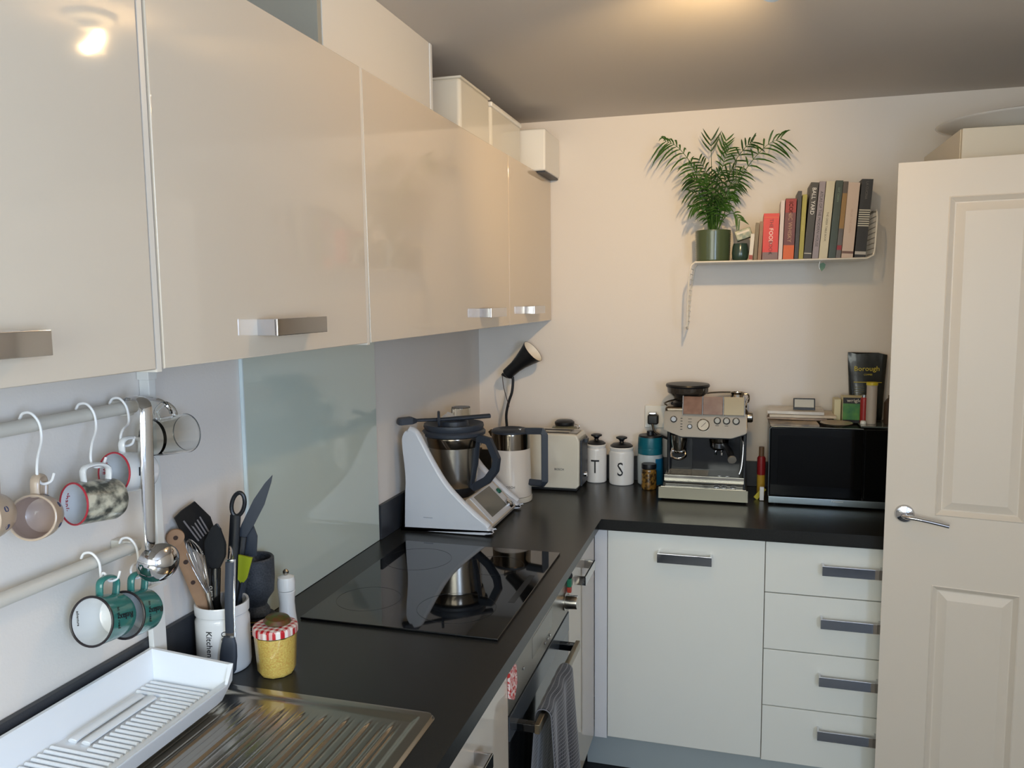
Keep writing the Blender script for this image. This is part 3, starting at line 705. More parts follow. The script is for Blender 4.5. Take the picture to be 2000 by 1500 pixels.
mixc = n_.new('ShaderNodeMix'); mixc.data_type = 'RGBA'; mixc.inputs[6].default_value = (*lin((.90, .87, .84)), 1); mixc.inputs[7].default_value = (*lin((.70, .06, .10)), 1)
l_.new(half.outputs[0], mixc.inputs[0]); l_.new(mixc.outputs[2], b_.inputs['Base Color'])
lathe('gingham_lid', [(0, .0955), (.036, .0955), (.0405, .0935), (.042, .090), (.042, .080), (.040, .079), (.038, .082), (0, .082)], mgi, t, 48)
t = thing('avocado_half', 'dark green avocado piece lying on the gingham jar lid', 'fruit', (J[0]+.002, J[1]+.004, ZW+.0968))
MAv = mat('avocado_green', (66, 74, 22), .35, noise=(80, (92, 52, 26), .1))
lathe('avocado_flesh', [(0, 0), (.022, 0), (.026, .004), (.022, .011), (.012, .015), (0, .0155)], MAv, t, 24, mtx=Matrix.Rotation(R(6), 3, 'Y'))

# ================================================================ FOOD PROCESSOR (cooking mixer)
t = thing('cooking_mixer', 'white cooking mixer with a steel bowl and black lid beyond the hob', 'mixer', (.15, -.69, ZW+.001), world=True)
def rot_prof(pts): return pts
side = [(.018, .925), (.034, 1.06), (.026, 1.17), (.028, 1.205), (.046, 1.228), (.064, 1.222), (.082, 1.19), (.112, 1.135), (.150, 1.072), (.190, 1.026), (.250, .972), (.298, .936), (.300, .922), (.285, .914), (.05, .914), (.024, .916)]
side = [(p[0], p[1]) for p in smooth_pts([(a, 0, b) for a, b in side]+[(side[0][0], 0, side[0][1])], 4) for p in [(p.x, p.z)]][:-1]
for (a0, a1) in ((-.862, -.826), (-.555, -.519)):
    bm = bmesh.new(); aprism(bm, side, a0, a1, 'y', .010, 4); done('side_shell', bm, M_tmw, t)
mid = [(.018, .918), (.034, 1.06), (.030, 1.16), (.044, 1.20), (.060, 1.195), (.066, 1.16), (.066, 1.0), (.10, .985), (.185, .990), (.215, 1.008), (.296, .929), (.290, .916), (.04, .916)]
bm = bmesh.new(); aprism(bm, mid, -.828, -.553, 'y', .003, 2); done('front_body', bm, M_tmin, t, label='cream inner housing')
# rounded near rim along side shell edge
for yy in (-.850, -.531):
    rim = smooth_pts([(.046, yy, 1.222), (.064, yy, 1.215), (.082, yy, 1.186), (.112, yy, 1.131), (.150, yy, 1.069), (.190, yy, 1.023), (.250, yy, .969), (.294, yy, .934)], 5)
    tube('shell_rim', rim, .0125, M_tmw, t, 12)
# screen on the slope
sl = Vector((.081, 0, -.079)).normalized(); nrm = Vector((.079, 0, .081)).normalized()
def slope_quad(name, s0, s1, y0, y1, th, m, par, bev=.001):
    bm = bmesh.new(); o0 = Vector((.215, 0, 1.008))
    vs_ = []
    for s in (s0, s1):
        for y in (y0, y1):
            for k in (0, th): vs_.append(bm.verts.new(o0+sl*s+Vector((0, y, 0))+nrm*k))
    for q in [(0, 1, 3, 2), (4, 6, 7, 5), (0, 4, 5, 1), (2, 3, 7, 6), (0, 2, 6, 4), (1, 5, 7, 3)]: bm.faces.new([vs_[i] for i in q])
    return done(name, bm, m, par)
slope_quad('display_bezel', .004, .108, -.800, -.575, .003, M_tmw, t)
slope_quad('display_screen', .008, .092, -.775, -.62, .0042, mat('screen_grey', (108, 106, 98), .18, .2), t)
kb = Vector((.215, 0, 1.008))+sl*.094+Vector((0, -.600, 0))+nrm*.003
lathe('selector_dial', [(0, 0), (.016, 0), (.016, .008), (.012, .011), (0, .011)], M_chrome, t, 28, tuple(kb), axis_m(nrm), label='round silver selector dial')
kb = Vector((.215, 0, 1.008))+sl*.040+Vector((0, -.592, 0))+nrm*.003
gj = lathe('indicator_gem', [(0, 0), (.010, 0), (.010, .007), (.005, .010), (0, .010)], mat('gem_green', (16, 92, 70), .1, coat=.6), t, 12, tuple(kb), axis_m(nrm), label='green indicator gem')
BC = (.130, -.690)
bw = lathe('mixing_bowl', [(0, 1.010), (.060, 1.010), (.068, 1.018), (.074, 1.05), (.083, 1.15), (.086, 1.182), (0, 1.182)], M_steel, t, 48, (BC[0], BC[1], 0), label='brushed steel mixing bowl')
lathe('bowl_foot', [(0, .985), (.062, .985), (.066, 1.0), (.070, 1.020), (.062, 1.022), (0, 1.022)], M_black, t, 40, (BC[0], BC[1], 0))
lathe('bowl_collar', [(.0862, 1.150), (.088, 1.152), (.094, 1.178), (.092, 1.184), (.086, 1.184), (.0862, 1.150)], M_dsteel, t, 48, (BC[0], BC[1], 0))
lid = lathe('bowl_lid', [(0, 1.183), (.093, 1.183), (.101, 1.188), (.102, 1.197), (.097, 1.203), (.093, 1.204), (.097, 1.214), (.095, 1.222), (.088, 1.222), (.070, 1.212), (.050, 1.210), (.046, 1.230), (.040, 1.232), (.036, 1.212), (0, 1.210)], M_slate, t, 48, (BC[0], BC[1], 0), label='dark slate grey lid')
hb = [(BC[0]+.082, -.715, 1.183), (.262, -.735, 1.176), (.290, -.745, 1.122), (.285, -.745, 1.090), (.255, -.735, 1.052), (.205, -.715, 1.022), (.188, -.712, 1.030), (.204, -.712, 1.10), (.211, -.712, 1.172)]
bm = bmesh.new(); pp = []
atube(bm, hb+[hb[0]], .0085, 4, rx=.0125, upv=(0, 1, 0), square=True)
bmesh.ops.bevel(bm, geom=bm.edges[:], offset=.002, segments=2, affect='EDGES')
done('bowl_handle', bm, M_slate, t, label='triangular loop handle')
box('power_seam', .09, .12, -.8628, -.8618, .955, .957, mat('seam_grey', (150, 156, 166), .5), t, 0)
for (x, y) in ((.05, -.83), (.25, -.83), (.05, -.55), (.25, -.55)): lathe('foot', [(0, .9105), (.010, .9105), (.010, .918), (0, .918)], M_slate, t, 12, (x, y, 0))
t = thing('mixer_spatula', 'dark grey spatula with a round guard lying across the mixer lid', 'spatula', (.10, -.75, 1.2335), world=True)
tube('spatula_shaft', [(.045, -.800, 1.244), (.120, -.740, 1.241), (.150, -.712, 1.241), (.235, -.640, 1.241)], .006, M_slate, t, 10, rx=.009, upv=(0, 0, 1), radii=[.0050, .0060, .0070, .0075])
bm = bmesh.new(); d_ = Vector((.78, .62, 0)).normalized(); s_ = Vector((-.62, .78, 0))
c0 = Vector((.0, -.836, 1.2335))
vsb = []
for (a_, hw, z0, z1) in ((0, .012, .001, .012), (.006, .018, 0, .020), (.045, .018, .001, .022), (.062, .007, .004, .015)):
    vsb.append([bm.verts.new(c0+d_*a_+s_*(-hw)+Vector((0, 0, z0))), bm.verts.new(c0+d_*a_+s_*hw+Vector((0, 0, z0))), bm.verts.new(c0+d_*a_+s_*hw+Vector((0, 0, z1))), bm.verts.new(c0+d_*a_+s_*(-hw)+Vector((0, 0, z1)))])
for a_, b2 in zip(vsb[:-1], vsb[1:]):
    for k in range(4): bm.faces.new((a_[k], a_[(k+1) % 4], b2[(k+1) % 4], b2[k]))
bm.faces.new(vsb[0]); bm.faces.new(vsb[-1][::-1]); bmesh.ops.bevel(bm, geom=bm.edges[:], offset=.002, segments=2, affect='EDGES'); done('spatula_blade', bm, M_slate, t)
lathe('guard_disc', [(0, -.004), (.024, -.004), (.026, 0), (.024, .004), (0, .004)], M_slate, t, 32, (.104, -.754, 1.2435), axis_m((.92, .38, 0)))
t = thing('glass_tumbler', 'clear upturned glass standing behind the mixer', 'glass', (.0785, -.478, ZW+.001))
lathe('glass_wall', [(.030, 0), (.032, 0), (.0335, .20), (.034, .325), (.032, .334), (0, .335), (0, .331), (.030, .330), (.031, .2), (.030, 0)], M_glass, t, 40)

# ================================================================ DESK LAMP
t = thing('clip_lamp', 'black spot lamp on a thin bent arm by the back corner', 'lamp', (.135, -.085, ZW+.001), world=True)
lathe('lamp_base', [(0, .911), (.055, .911), (.055, .922), (.012, .93), (0, .93)], M_black, t, 32, (.130, -.075, 0))
tube('lamp_arm', [(.130, -.075, .93), (.124, -.08, 1.05), (.126, -.08, 1.11), (.124, -.08, 1.16), (.134, -.08, 1.21), (.148, -.08, 1.25), (.153, -.08, 1.29), (.152, -.08, 1.312)], .0055, M_black, t, 10, 4)
tube('lamp_cable', [(.110, -.082, 1.318), (.118, -.09, 1.27), (.134, -.092, 1.215), (.139, -.09, 1.195)], .0016, mat('cable_brown', (60, 40, 34), .5), t, 8, 4)
hd = Vector((.86, -.12, .72)).normalized()
sh = lathe('lamp_shade', [(0, -.036), (.018, -.036), (.0225, -.032), (.024, .015), (.029, .045), (.040, .085), (.0485, .112), (.0475, .1125), (.038, .086), (.027, .046), (.020, .015), (0, .01)], M_black, t, 40, (.153, -.08, 1.342), axis_m(hd), label='flared black lampshade')
lathe('shade_lining', [(.0470, .1115), (.0372, .086), (.026, .048), (0, .044)], mat('shade_white', (232, 226, 214), .5), sh, 40, (.153, -.08, 1.342), axis_m(hd))
tube('lamp_joint', [(.108, -.08, 1.322), (.128, -.08, 1.312), (.152, -.08, 1.309)], .0055, M_black, t, 10)

# ================================================================ KETTLE
KP = (.238, -.412, ZW+.001)
t = thing('kettle', 'white and steel kettle with a black handle next to the mixer', 'kettle', KP)
lathe('power_base', [(0, 0), (.074, 0), (.075, .004), (.075, .016), (.0735, .018), (0, .018)], M_cream, t, 48)
MK = mat('kettle_white', (222, 212, 200), .22, coat=.4)
lathe('kettle_body', [(0, .0195), (.0735, .0195), (.073, .03), (.0700, .10), (.0685, .185), (0, .185)], MK, t, 56)
lathe('steel_band', [(0, .185), (.0683, .1852), (.067, .235), (.066, .240), (0, .240)], M_dsteel, t, 56, label='steel upper band')
lathe('kettle_lid', [(0, .240), (.0672, .240), (.0675, .246), (.062, .251), (.045, .254), (.035, .250), (0, .250)], M_slate, t, 48, label='dark grey lid')
hd3 = [(.058, -.010, .247), (.092, -.014, .249), (.120, -.018, .250), (.127, -.018, .240), (.127, -.018, .15), (.127, -.018, .075), (.120, -.018, .066), (.070, -.008, .066)]
bm = bmesh.new(); atube(bm, hd3, .0115, 4, rx=.0105, upv=(1, 0, 1), square=True); bmesh.ops.bevel(bm, geom=bm.edges[:], offset=.002, segments=2, affect='EDGES'); done('kettle_handle', bm, M_slate, t)
lathe('lid_button', [(0, 0), (.007, 0), (.006, .004), (0, .005)], M_chrome, t, 16, (.040, -.02, .2525))
kc = Vector((math.cos(R(-78)), math.sin(R(-78)), 0))
text('kettle_lettering', 'BOSCH', .0115, M_ink, t, tuple(kc*.0716+Vector((0, 0, .058))), tuple(Vector((-kc.y, kc.x, 0))), (0, 0, 1), ext=.0004)
tube('spout', [(-.050, 0, .222), (-.066, 0, .232), (-.076, 0, .243)], .012, M_dsteel, t, 12, upv=(0, 0, 1), radii=[.012, .011, .008])
# ================================================================ TOASTER
t = thing('toaster', 'white toaster standing behind the kettle', 'toaster', (.33, -.19, ZW+.001), world=True)
MT = mat('toaster_cream', (214, 210, 196), .22, coat=.35)
pr = [(.205, .922), (.440, .922), (.4515, .934), (.4530, 1.098), (.444, 1.118), (.432, 1.122), (.215, 1.122), (.203, 1.112)]
prism('toaster_body', pr, -.262, -.118, MT, t, 'y', .006, 3)
for y in (-.222, -.160): box('bread_slot', .235, .405, y-.012, y+.012, 1.1215, 1.1235, M_ink, t, .0005)
box('lever_panel', .4525, .4590, -.246, -.134, .93, 1.10, M_slate, t, .003, label='dark grey end panel')
box('lever', .459, .472, -.205, -.175, 1.085, 1.100, M_slate, t, .002)
lathe('browning_knob', [(0, 0), (.010, 0), (.009, .008), (0, .008)], M_chrome, t, 20, (.459, -.19, .965), axis_m((1, 0, 0)))
box('toaster_foot', .22, .44, -.25, -.13, .9115, .9225, M_black, t, .002)
text('toaster_lettering', 'BOSCH', .011, M_ink, t, (.378, -.2625, .993), (1, 0, 0), (0, 0, 1), ext=.0004)
box('warming_rail', .406, .438, -.235, -.145, 1.1222, 1.1235, M_dsteel, t, .0004)
# jar behind the toaster
t = thing('clip_jar', 'glass jar with a black lid behind the toaster', 'jar', (.355, -.062, ZW+.001))
mcj = mat('jar_glass_olive', (150, 148, 124), .08, trans=.4, ior=1.4)
lathe('glass_body', [(0, 0), (.046, 0), (.050, .01), (.053, .17), (.053, .198), (.046, .210), (.034, .214), (0, .214)], mcj, t, 40)
lathe('jar_lid', [(0, .214), (.036, .214), (.0385, .219), (.0385, .227), (.030, .234), (0, .236)], M_black, t, 40)
tube('wire_clip', [(.052, -.01, .195), (.060, -.01, .214), (.040, -.01, .222)], .0018, M_steel, t, 8, 3)
# ================================================================ CANISTERS
def canister(label, x, y, r, h, letter):
    t = thing('storage_canister', label, 'canister', (x, y, ZW+.001), group='lettered ceramic canisters')
    lathe('ceramic_pot', [(0, 0), (r-.003, 0), (r, .004), (r, h-.022), (r-.004, h-.014), (r-.002, h-.008), (r-.001, h-.003), (r-.005, h), (r-.010, h-.002), (r-.010, .01), (0, .008)], M_whitegl, t, 48)
    lathe('canister_lid', [(0, h-.001), (r-.006, h-.001), (r-.004, h+.004), (r-.014, h+.011), (.010, h+.014), (.0075, h+.020), (.013, h+.028), (.021, h+.031), (.021, h+.036), (.012, h+.039), (0, h+.039)], M_black, t, 40)
    c_ = Vector((math.cos(R(-88)), math.sin(R(-88)), 0)); X = Vector((-c_.y, c_.x, 0))
    text('big_letter', letter, .074, M_ink, t, tuple(c_*(r+.0004)+Vector((0, 0, h*.42))), tuple(X), (0, 0, 1), ext=.0006, bend=r, sx=.75)
    bm = bmesh.new()
    for dx in (-.012, .012):
        pass
    bm.free()
canister('white ceramic canister lettered T between toaster and second canister', .4800, -.062, .0395, .146, 'T')
canister('white ceramic canister lettered S, second from the toaster', .5790, -.075, .0470, .142, 'S')
t = thing('blue_tub', 'clear plastic tub with blue contents and a teal screw top between canister and coffee machine', 'container', (.686, -.066, ZW+.001))
MTe = mat('teal_plastic', (14, 96, 112), .3); MB2 = mat('blue_print', (18, 96, 138), .35)
mcl = mat('frosted_plastic', (176, 186, 190), .25)
lathe('tub', [(0, 0), (.040, 0), (.046, .006), (.048, .10), (.046, .118), (0, .118)], mcl, t, 40)
bm = bmesh.new()
seg = 18; A = []; Bv = []
for i in range(seg+1):
    a = R(-60)+R(120)*i/seg; A.append(bm.verts.new((math.cos(a)*.0487, math.sin(a)*.0487, .006))); Bv.append(bm.verts.new((math.cos(a)*.0492, math.sin(a)*.0492, .105)))
for i in range(seg): bm.faces.new((A[i], A[i+1], Bv[i+1], Bv[i]))
done('blue_label', bm, MB2, t)
lathe('teal_top', [(0, .119), (.046, .119), (.0465, .140), (.0455, .142), (.0465, .144), (.0455, .178), (.043, .183), (0, .183)], MTe, t, 40)
lathe('black_cap', [(0, .183), (.044, .183), (.042, .189), (.014, .190), (.013, .204), (0, .205)], M_black, t, 32)
t = thing('spice_jar', 'small dark jar of brown contents in front of the blue tub', 'jar', (.690, -.140, ZW+.001))
lathe('jar_body', [(0, 0), (.025, 0), (.028, .004), (.028, .068), (.024, .076), (0, .076)], mat('brown_jar', (58, 44, 26), .08, coat=.5, noise=(70, (150, 112, 50), .12)), t, 36)
lathe('jar_cap', [(0, .076), (.027, .076), (.0275, .079), (.0275, .092), (.026, .094), (0, .094)], M_black, t, 36)
# wall socket + plug
t = thing('wall_socket', 'white wall socket on the back wall left of the coffee machine', 'socket', (.70, 0, 1.16), world=True)
box('faceplate', .658, .745, -.010, -.001, 1.118, 1.204, M_white, t, .003, 3)
t = thing('power_plug', 'black plug and cable in the socket beside the coffee machine', 'plug', (.69, -.01, 1.16), world=True)
box('plug_body', .672, .712, -.045, -.011, 1.135, 1.172, M_black, t, .006, 3)
box('plug_top', .675, .705, -.040, -.014, 1.171, 1.182, M_chrome, t, .003, 3)
tube('cable', [(.69, -.040, 1.137), (.70, -.05, 1.110), (.725, -.05, 1.095), (.76, -.05, 1.08)], .0045, M_black, t, 8, 4)

# ================================================================ COFFEE MACHINE
t = thing('espresso_machine', 'steel espresso machine with a bean hopper, gauge and drip tray', 'coffee machine', (.89, -.16, ZW+.001), world=True)
MES = mat('machine_steel', (128, 122, 114), .36, 1, bump=(260, .02)); MMi = mat('mirror_steel', (190, 184, 172), .07, 1)
# rear body / column
box('rear_column', .765, 1.030, -.125, -.022, .915, 1.235, M_black, t, .006, 3, label='black rear housing')
box('upper_housing', .752, 1.036, -.205, -.030, 1.150, 1.228, M_dsteel, t, .010, 3)
# faceplate, slightly slanted, hexagonal lower edge
def slant(x, z): return (x, -.250+(z-1.13)*.28, z)
fp = [(.752, 1.150), (.812, 1.1285), (.985, 1.1285), (1.034, 1.146), (1.035, 1.210), (.752, 1.214)]
bm = bmesh.new(); A = [bm.verts.new(slant(*p)) for p in fp]; Bq = [bm.verts.new(Vector(slant(*p))+Vector((0, .05, 0))) for p in fp]
bm.faces.new(A); bm.faces.new(Bq[::-1])
for i in range(6): bm.faces.new((A[i], A[(i+1) % 6], Bq[(i+1) % 6], Bq[i]))
bmesh.ops.bevel(bm, geom=bm.edges[:], offset=.0025, segments=2, affect='EDGES')
face = done('control_face', bm, MES, t, label='slanted brushed steel control face')
nf = Vector((0, -1, .28)).normalized()
def on_face(x, z, k=0): return tuple(Vector(slant(x, z))+nf*k)
def knob(nm, x, z, r, h, m, par, bezel=True):
    lathe(nm, [(0, 0), (r, 0), (r, h*.7), (r*.85, h), (0, h)], m, par, 28, on_face(x, z, .0005), axis_m(nf))
    if bezel: lathe('bezel', [(r*1.0, 0), (r*1.25, 0), (r*1.25, h*.5), (r*1.0, h*.5), (r, 0)], M_black, par, 28, on_face(x, z, .0003), axis_m(nf))
knob('power_button', .786, 1.187, .0095, .005, M_chrome, face)
knob('filter_button', .842, 1.164, .0070, .005, M_chrome, face)
for x in (.935, .966, .998): knob('program_button', x, 1.186, .0100, .006, MMi, face)
g = lathe('pressure_gauge', [(0, 0), (.0215, 0), (.0215, .006), (.019, .008), (.018, .005), (0, .005)], MMi, t, 40, on_face(.888, 1.170, .0003), axis_m(nf), label='round pressure gauge')
lathe('gauge_dial', [(0, .0052), (.0178, .0052), (.0178, .0056), (0, .0056)], mat('dial_white', (205, 198, 182), .3), g, 36, on_face(.888, 1.170, .0003), axis_m(nf))
tube('gauge_needle', [on_face(.881, 1.163, .0065), on_face(.897, 1.179, .0065)], .0006, M_ink, g, 6)
bm = bmesh.new()
for z in (1.191, 1.182, 1.172, 1.163, 1.154): 
    c_ = Vector(on_face(.813, z, .0002)); abox(bm, c_.x-.0035, c_.x+.0035, c_.y-.0006, c_.y+.0006, c_.z-.0012, c_.z+.0012)
for (x, z) in ((.842, 1.190), (.842, 1.180), (.935, 1.170), (.966, 1.170)):
    c_ = Vector(on_face(x, z, .0002)); abox(bm, c_.x-.006, c_.x+.006, c_.y-.0006, c_.y+.0006, c_.z-.0008, c_.z+.0008)
done('face_markings', bm, M_ink, face)
# dark underside lip
prism('face_underlip', [(.765, 1.142), (.815, 1.121), (.985, 1.121), (1.030, 1.138), (1.030, 1.150), (.765, 1.152)], -.232, -.13, M_black, t, 'y', .002)
# polished steel panel at the top front, reflections painted into its three section colours
MP1 = mat('reflection_copper', (190, 150, 128), .10, .95, noise=(40, (150, 112, 96), .3)); MP2 = mat('reflection_rose', (196, 168, 150), .10, .95, noise=(30, (168, 136, 124), .3)); MP3 = mat('reflection_glare', (222, 204, 170), .10, .95)
for (a, b2, mm) in ((.8195, .882, MP1), (.8865, .952, MP2), (.9565, 1.0235, MP3)):
    bm = bmesh.new(); pts = [(a, -.243, 1.209), (b2, -.243, 1.209), (b2, -.225, 1.268), (a, -.225, 1.268)]
    A = [bm.verts.new(p) for p in pts]; Bq = [bm.verts.new(Vector(p)+Vector((0, .003, .001))) for p in pts]
    bm.faces.new(A); bm.faces.new(Bq[::-1])
    for i in range(4): bm.faces.new((A[i], A[(i+1) % 4], Bq[(i+1) % 4], Bq[i]))
    done('shiny_panel', bm, mm, t)
bm = bmesh.new()
for a in (.8175, .8842, .9542, 1.0255): atube(bm, [(a, -.243, 1.206), (a, -.224, 1.270)], .002, 6)
done('panel_frame', bm, M_chrome, t)
# cup shelf rails on top
bm = bmesh.new(); atube(bm, smooth_pts([(.76, -.205, 1.232), (.76, -.20, 1.245), (.90, -.045, 1.262), (1.03, -.045, 1.262), (1.03, -.20, 1.25), (1.03, -.21, 1.232)], 4), .003, 8); done('cup_rail', bm, M_steel, t)
# hopper
HX, HY = .826, -.130
MHo = mat('hopper_smoke', (62, 56, 50), .12, trans=.25, coat=.3)
lathe('hopper_base', [(0, 1.226), (.050, 1.226), (.052, 1.236), (.046, 1.242), (0, 1.242)], M_black, t, 36, (HX, HY, 0))
lathe('bean_hopper', [(0, 1.240), (.040, 1.240), (.058, 1.262), (.072, 1.272), (.074, 1.292), (0, 1.292)], MHo, t, 44, (HX, HY, 0), label='smoked bean hopper')
lathe('hopper_lid', [(0, 1.292), (.076, 1.292), (.0785, 1.297), (.076, 1.303), (.04, 1.307), (0, 1.307)], M_black, t, 44, (HX, HY, 0))
# grinder outlet with cradle (left), group head and portafilter (right)
lathe('grinder_outlet', [(0, 1.06), (.020, 1.06), (.023, 1.072), (.028, 1.10), (.030, 1.125), (0, 1.125)], MMi, t, 32, (.802, -.185, 0))
tube('grinder_cradle', [(.780, -.185, 1.075), (.778, -.215, 1.052), (.802, -.232, 1.045), (.826, -.215, 1.052), (.824, -.185, 1.075)], .0045, M_chrome, t, 8, 4)
box('inner_backplate', .845, 1.012, -.128, -.1245, .985, 1.125, mat('backplate_dark', (38, 39, 42), .22, .6), t, .001)
lathe('group_head', [(0, 1.100), (.032, 1.100), (.034, 1.106), (.036, 1.126), (0, 1.126)], M_dsteel, t, 36, (.940, -.170, 0))
pf = lathe('portafilter', [(0, 1.074), (.022, 1.074), (.031, 1.082), (.033, 1.0995), (0, 1.0995)], M_chrome, t, 36, (.940, -.170, 0))
tube('portafilter_handle', [(.960, -.190, 1.092), (.974, -.222, 1.084), (.982, -.252, 1.072), (.986, -.272, 1.062)], .012, M_black, t, 14, 3, radii=None)
lathe('handle_end', [(0, -.002), (.0142, -.002), (.0142, .005), (0, .006)], mat('cap_steel', (196, 190, 178), .5, .8), t, 24, (.987, -.2745, 1.0605), axis_m((.2, -.88, -.42)), label='round steel end cap')
bm = bmesh.new()
for dx in (-.010, .010): atube(bm, smooth_pts([(.940, -.170, 1.077), (.940+dx, -.172, 1.068), (.940+dx, -.172, 1.054)], 3), .004, 8)
done('spout', bm, M_chrome, t)
tube('steam_wand', [(1.020, -.20, 1.13), (1.024, -.215, 1.10), (1.020, -.225, 1.03), (1.012, -.228, 1.000)], .0038, M_chrome, t, 8, 4)
lathe('steam_dial', [(0, 0), (.020, 0), (.020, .014), (.017, .018), (0, .018)], M_steel, t, 28, (1.036, -.13, 1.188), axis_m((1, 0, 0)))
# side cheek panels
box('side_cheek', 1.022, 1.034, -.215, -.03, .95, 1.16, M_black, t, .004)
box('side_cheek', .757, .769, -.16, -.03, .95, 1.16, M_black, t, .004)
# drip trays
box('tray_base', .746, 1.036, -.285, -.03, .9145, .953, M_black, t, .003)
tf = prism('drip_tray_front', [(-.2962, .957), (-.2958, .917), (-.284, .915), (-.274, .953)], .740, 1.042, mat('tray_steel', (150, 144, 128), .42, 1), t, 'x', .0015, label='brushed steel drip tray front')
box('drip_tray_floor', .747, 1.035, -.280, -.10, .953, .956, MMi, t, .001)
bm = bmesh.new()
abox(bm, .757, 1.028, -.262, -.125, .986, .990, .001); abox(bm, .757, 1.028, -.264, -.258, .972, .994, .001)
gr = done('drip_grille', bm, MMi, t, label='polished steel drip grille')
for i in range(9): box('grille_bar', .765, .905, -.250+i*.0125, -.245+i*.0125, .990, .9915, M_dsteel, gr, .0003)
for x in (.945, .972): lathe('drain_hole', [(.006, .990), (.009, .990), (.009, .992), (.006, .992), (.006, .990)], M_chrome, gr, 20, (x, -.235, 0))
box('tray_support', .76, 1.025, -.255, -.13, .956, .9725, M_black2, t, .001)
for x in (.937, .962, .992): lathe('float_ring', [(.006, .956), (.010, .956), (.010, .958), (.006, .958), (.006, .956)], M_chrome, t, 20, (x, -.270, 0))
for (x, y) in ((.76, -.25), (1.02, -.25), (.76, -.05), (1.02, -.05)): lathe('foot', [(0, .9105), (.010, .9105), (.010, .916), (0, .916)], M_black, t, 12, (x, y, 0))
t = thing('milk_jug', 'small steel milk jug on top of the espresso machine, right side', 'jug', (1.000, -.130, 1.2295))
lathe('jug_body', [(0, 0), (.028, 0), (.030, .004), (.026, .026), (.022, .040), (.025, .047), (.0235, .047), (.0205, .040), (.024, .026), (.027, .005), (0, .003)], MMi, t, 36)
tube('jug_handle', [(.023, 0, .040), (.038, 0, .038), (.038, 0, .014), (.027, 0, .010)], .003, MMi, t, 8, 4)

# ================================================================ MICROWAVE + THINGS ON IT
t = thing('microwave', 'black microwave oven with a glossy door next to the espresso machine', 'microwave', (1.30, -.14, ZW+.001), world=True)
X0, X1 = 1.106, 1.555
box('casing', X0+.002, X1, -.255, -.016, .917, 1.176, mat('microwave_case', (40, 36, 34), .25, .3), t, .004)
M_mwd = mat('microwave_black', (7, 8, 9), .08, spec=.22)
d = box('microwave_door', X0+.004, 1.402, -.272, -.256, .941, 1.1775, M_mwd, t, .004, 3)
box('door_window', X0+.03, 1.375, -.2728, -.2716, .965, 1.152, mat('door_window_black', (4, 4, 5), .05, spec=.2), d, .0005)
box('control_panel', 1.404, X1, -.272, -.256, .941, 1.1775, M_mwd, t, .004, 3)
ms = mat('microwave_silver', (132, 142, 146), .28, .9)
box('bottom_trim', X0+.002, X1, -.275, -.256, .9165, .940, ms, t, .002, label='silver bottom strip')
tube('door_edge', [(X0+.002, -.2735, .942), (X0+.002, -.2735, 1.170), (X0+.008, -.2735, 1.178), (X0+.03, -.2735, 1.179), (1.40, -.2735, 1.179)], .0022, ms, t, 8)
text('microwave_lettering', 'Panasonic', .0095, mat('lettering_grey', (205, 205, 205), .4), t, (1.327, -.2752, .9335), (1, 0, 0), (0, 0, 1), ext=.0003)
for (x, y) in ((1.13, -.24), (1.53, -.24), (1.13, -.03), (1.53, -.03)): lathe('foot', [(0, .9105), (.012, .9105), (.012, .918), (0, .918)], M_black, t, 12, (x, y, 0))
MTOP = 1.1795
M_mag = [mat('magazine_%s' % n, c, .4, noise=(18, c2, .2)) for n, c, c2 in (('cream', (216, 204, 182), (196, 176, 150)), ('tan', (176, 150, 124), (130, 108, 92)), ('white', (222, 218, 208), (200, 190, 178)), ('dark', (84, 76, 72), (180, 160, 130)))]
def sheet(label, x0, x1, y0, y1, z, th, m, rz=0, curl=0):
    bm = bmesh.new(); cx, cy = (x0+x1)/2, (y0+y1)/2; n = 8
    top = []; bot = []
    for i in range(n+1):
        u_ = -1+2*i/n; row = []; rb = []
        for j in (0, 1):
            x = (x1-x0)/2*u_; y = (y1-y0)/2*(1 if j else -1); zz = curl*abs(u_)**3*(1 if j == 0 else .6)
            p = Matrix.Rotation(rz, 3, 'Z') @ Vector((x, y, 0)); row.append(bm.verts.new((p.x, p.y, zz+th))); rb.append(bm.verts.new((p.x, p.y, zz)))
        top.append(row); bot.append(rb)
    for i in range(n):
        bm.faces.new((top[i][0], top[i+1][0], top[i+1][1], top[i][1])); bm.faces.new((bot[i][0], bot[i][1], bot[i+1][1], bot[i+1][0]))
        bm.faces.new((top[i][0], bot[i][0], bot[i+1][0], top[i+1][0])); bm.faces.new((top[i][1], top[i+1][1], bot[i+1][1], bot[i][1]))
    bm.faces.new((top[0][0], top[0][1], bot[0][1], bot[0][0])); bm.faces.new((top[n][0], bot[n][0], bot[n][1], top[n][1]))
    o = done('magazine', bm, m); o.location = (cx, cy, z); return tag(o, label, 'magazine', 'papers stacked on the microwave')
sheet('crumpled dark and white leaflet hanging over the front edge, bottom of the paper pile', 1.106, 1.262, -.268, -.07, MTOP, .007, M_mag[3], R(2), .001)
sheet('pinkish tan magazine second from the bottom of the paper pile on the microwave', 1.105, 1.300, -.170, -.04, 1.1890, .006, M_mag[1], R(-3), 0)
sheet('thick cream magazine in the middle of the paper pile on the microwave', 1.108, 1.325, -.170, -.035, 1.1965, .009, M_mag[0], R(1), 0)
sheet('white folded papers on top of the paper pile on the microwave', 1.105, 1.290, -.165, -.03, 1.2070, .010, M_mag[2], R(-2), 0)
t = thing('small_display', 'small black framed digital display standing on the paper pile', 'display', (1.225, -.130, 1.2185), rot=(R(-12), 0, 0))
bm = bmesh.new()
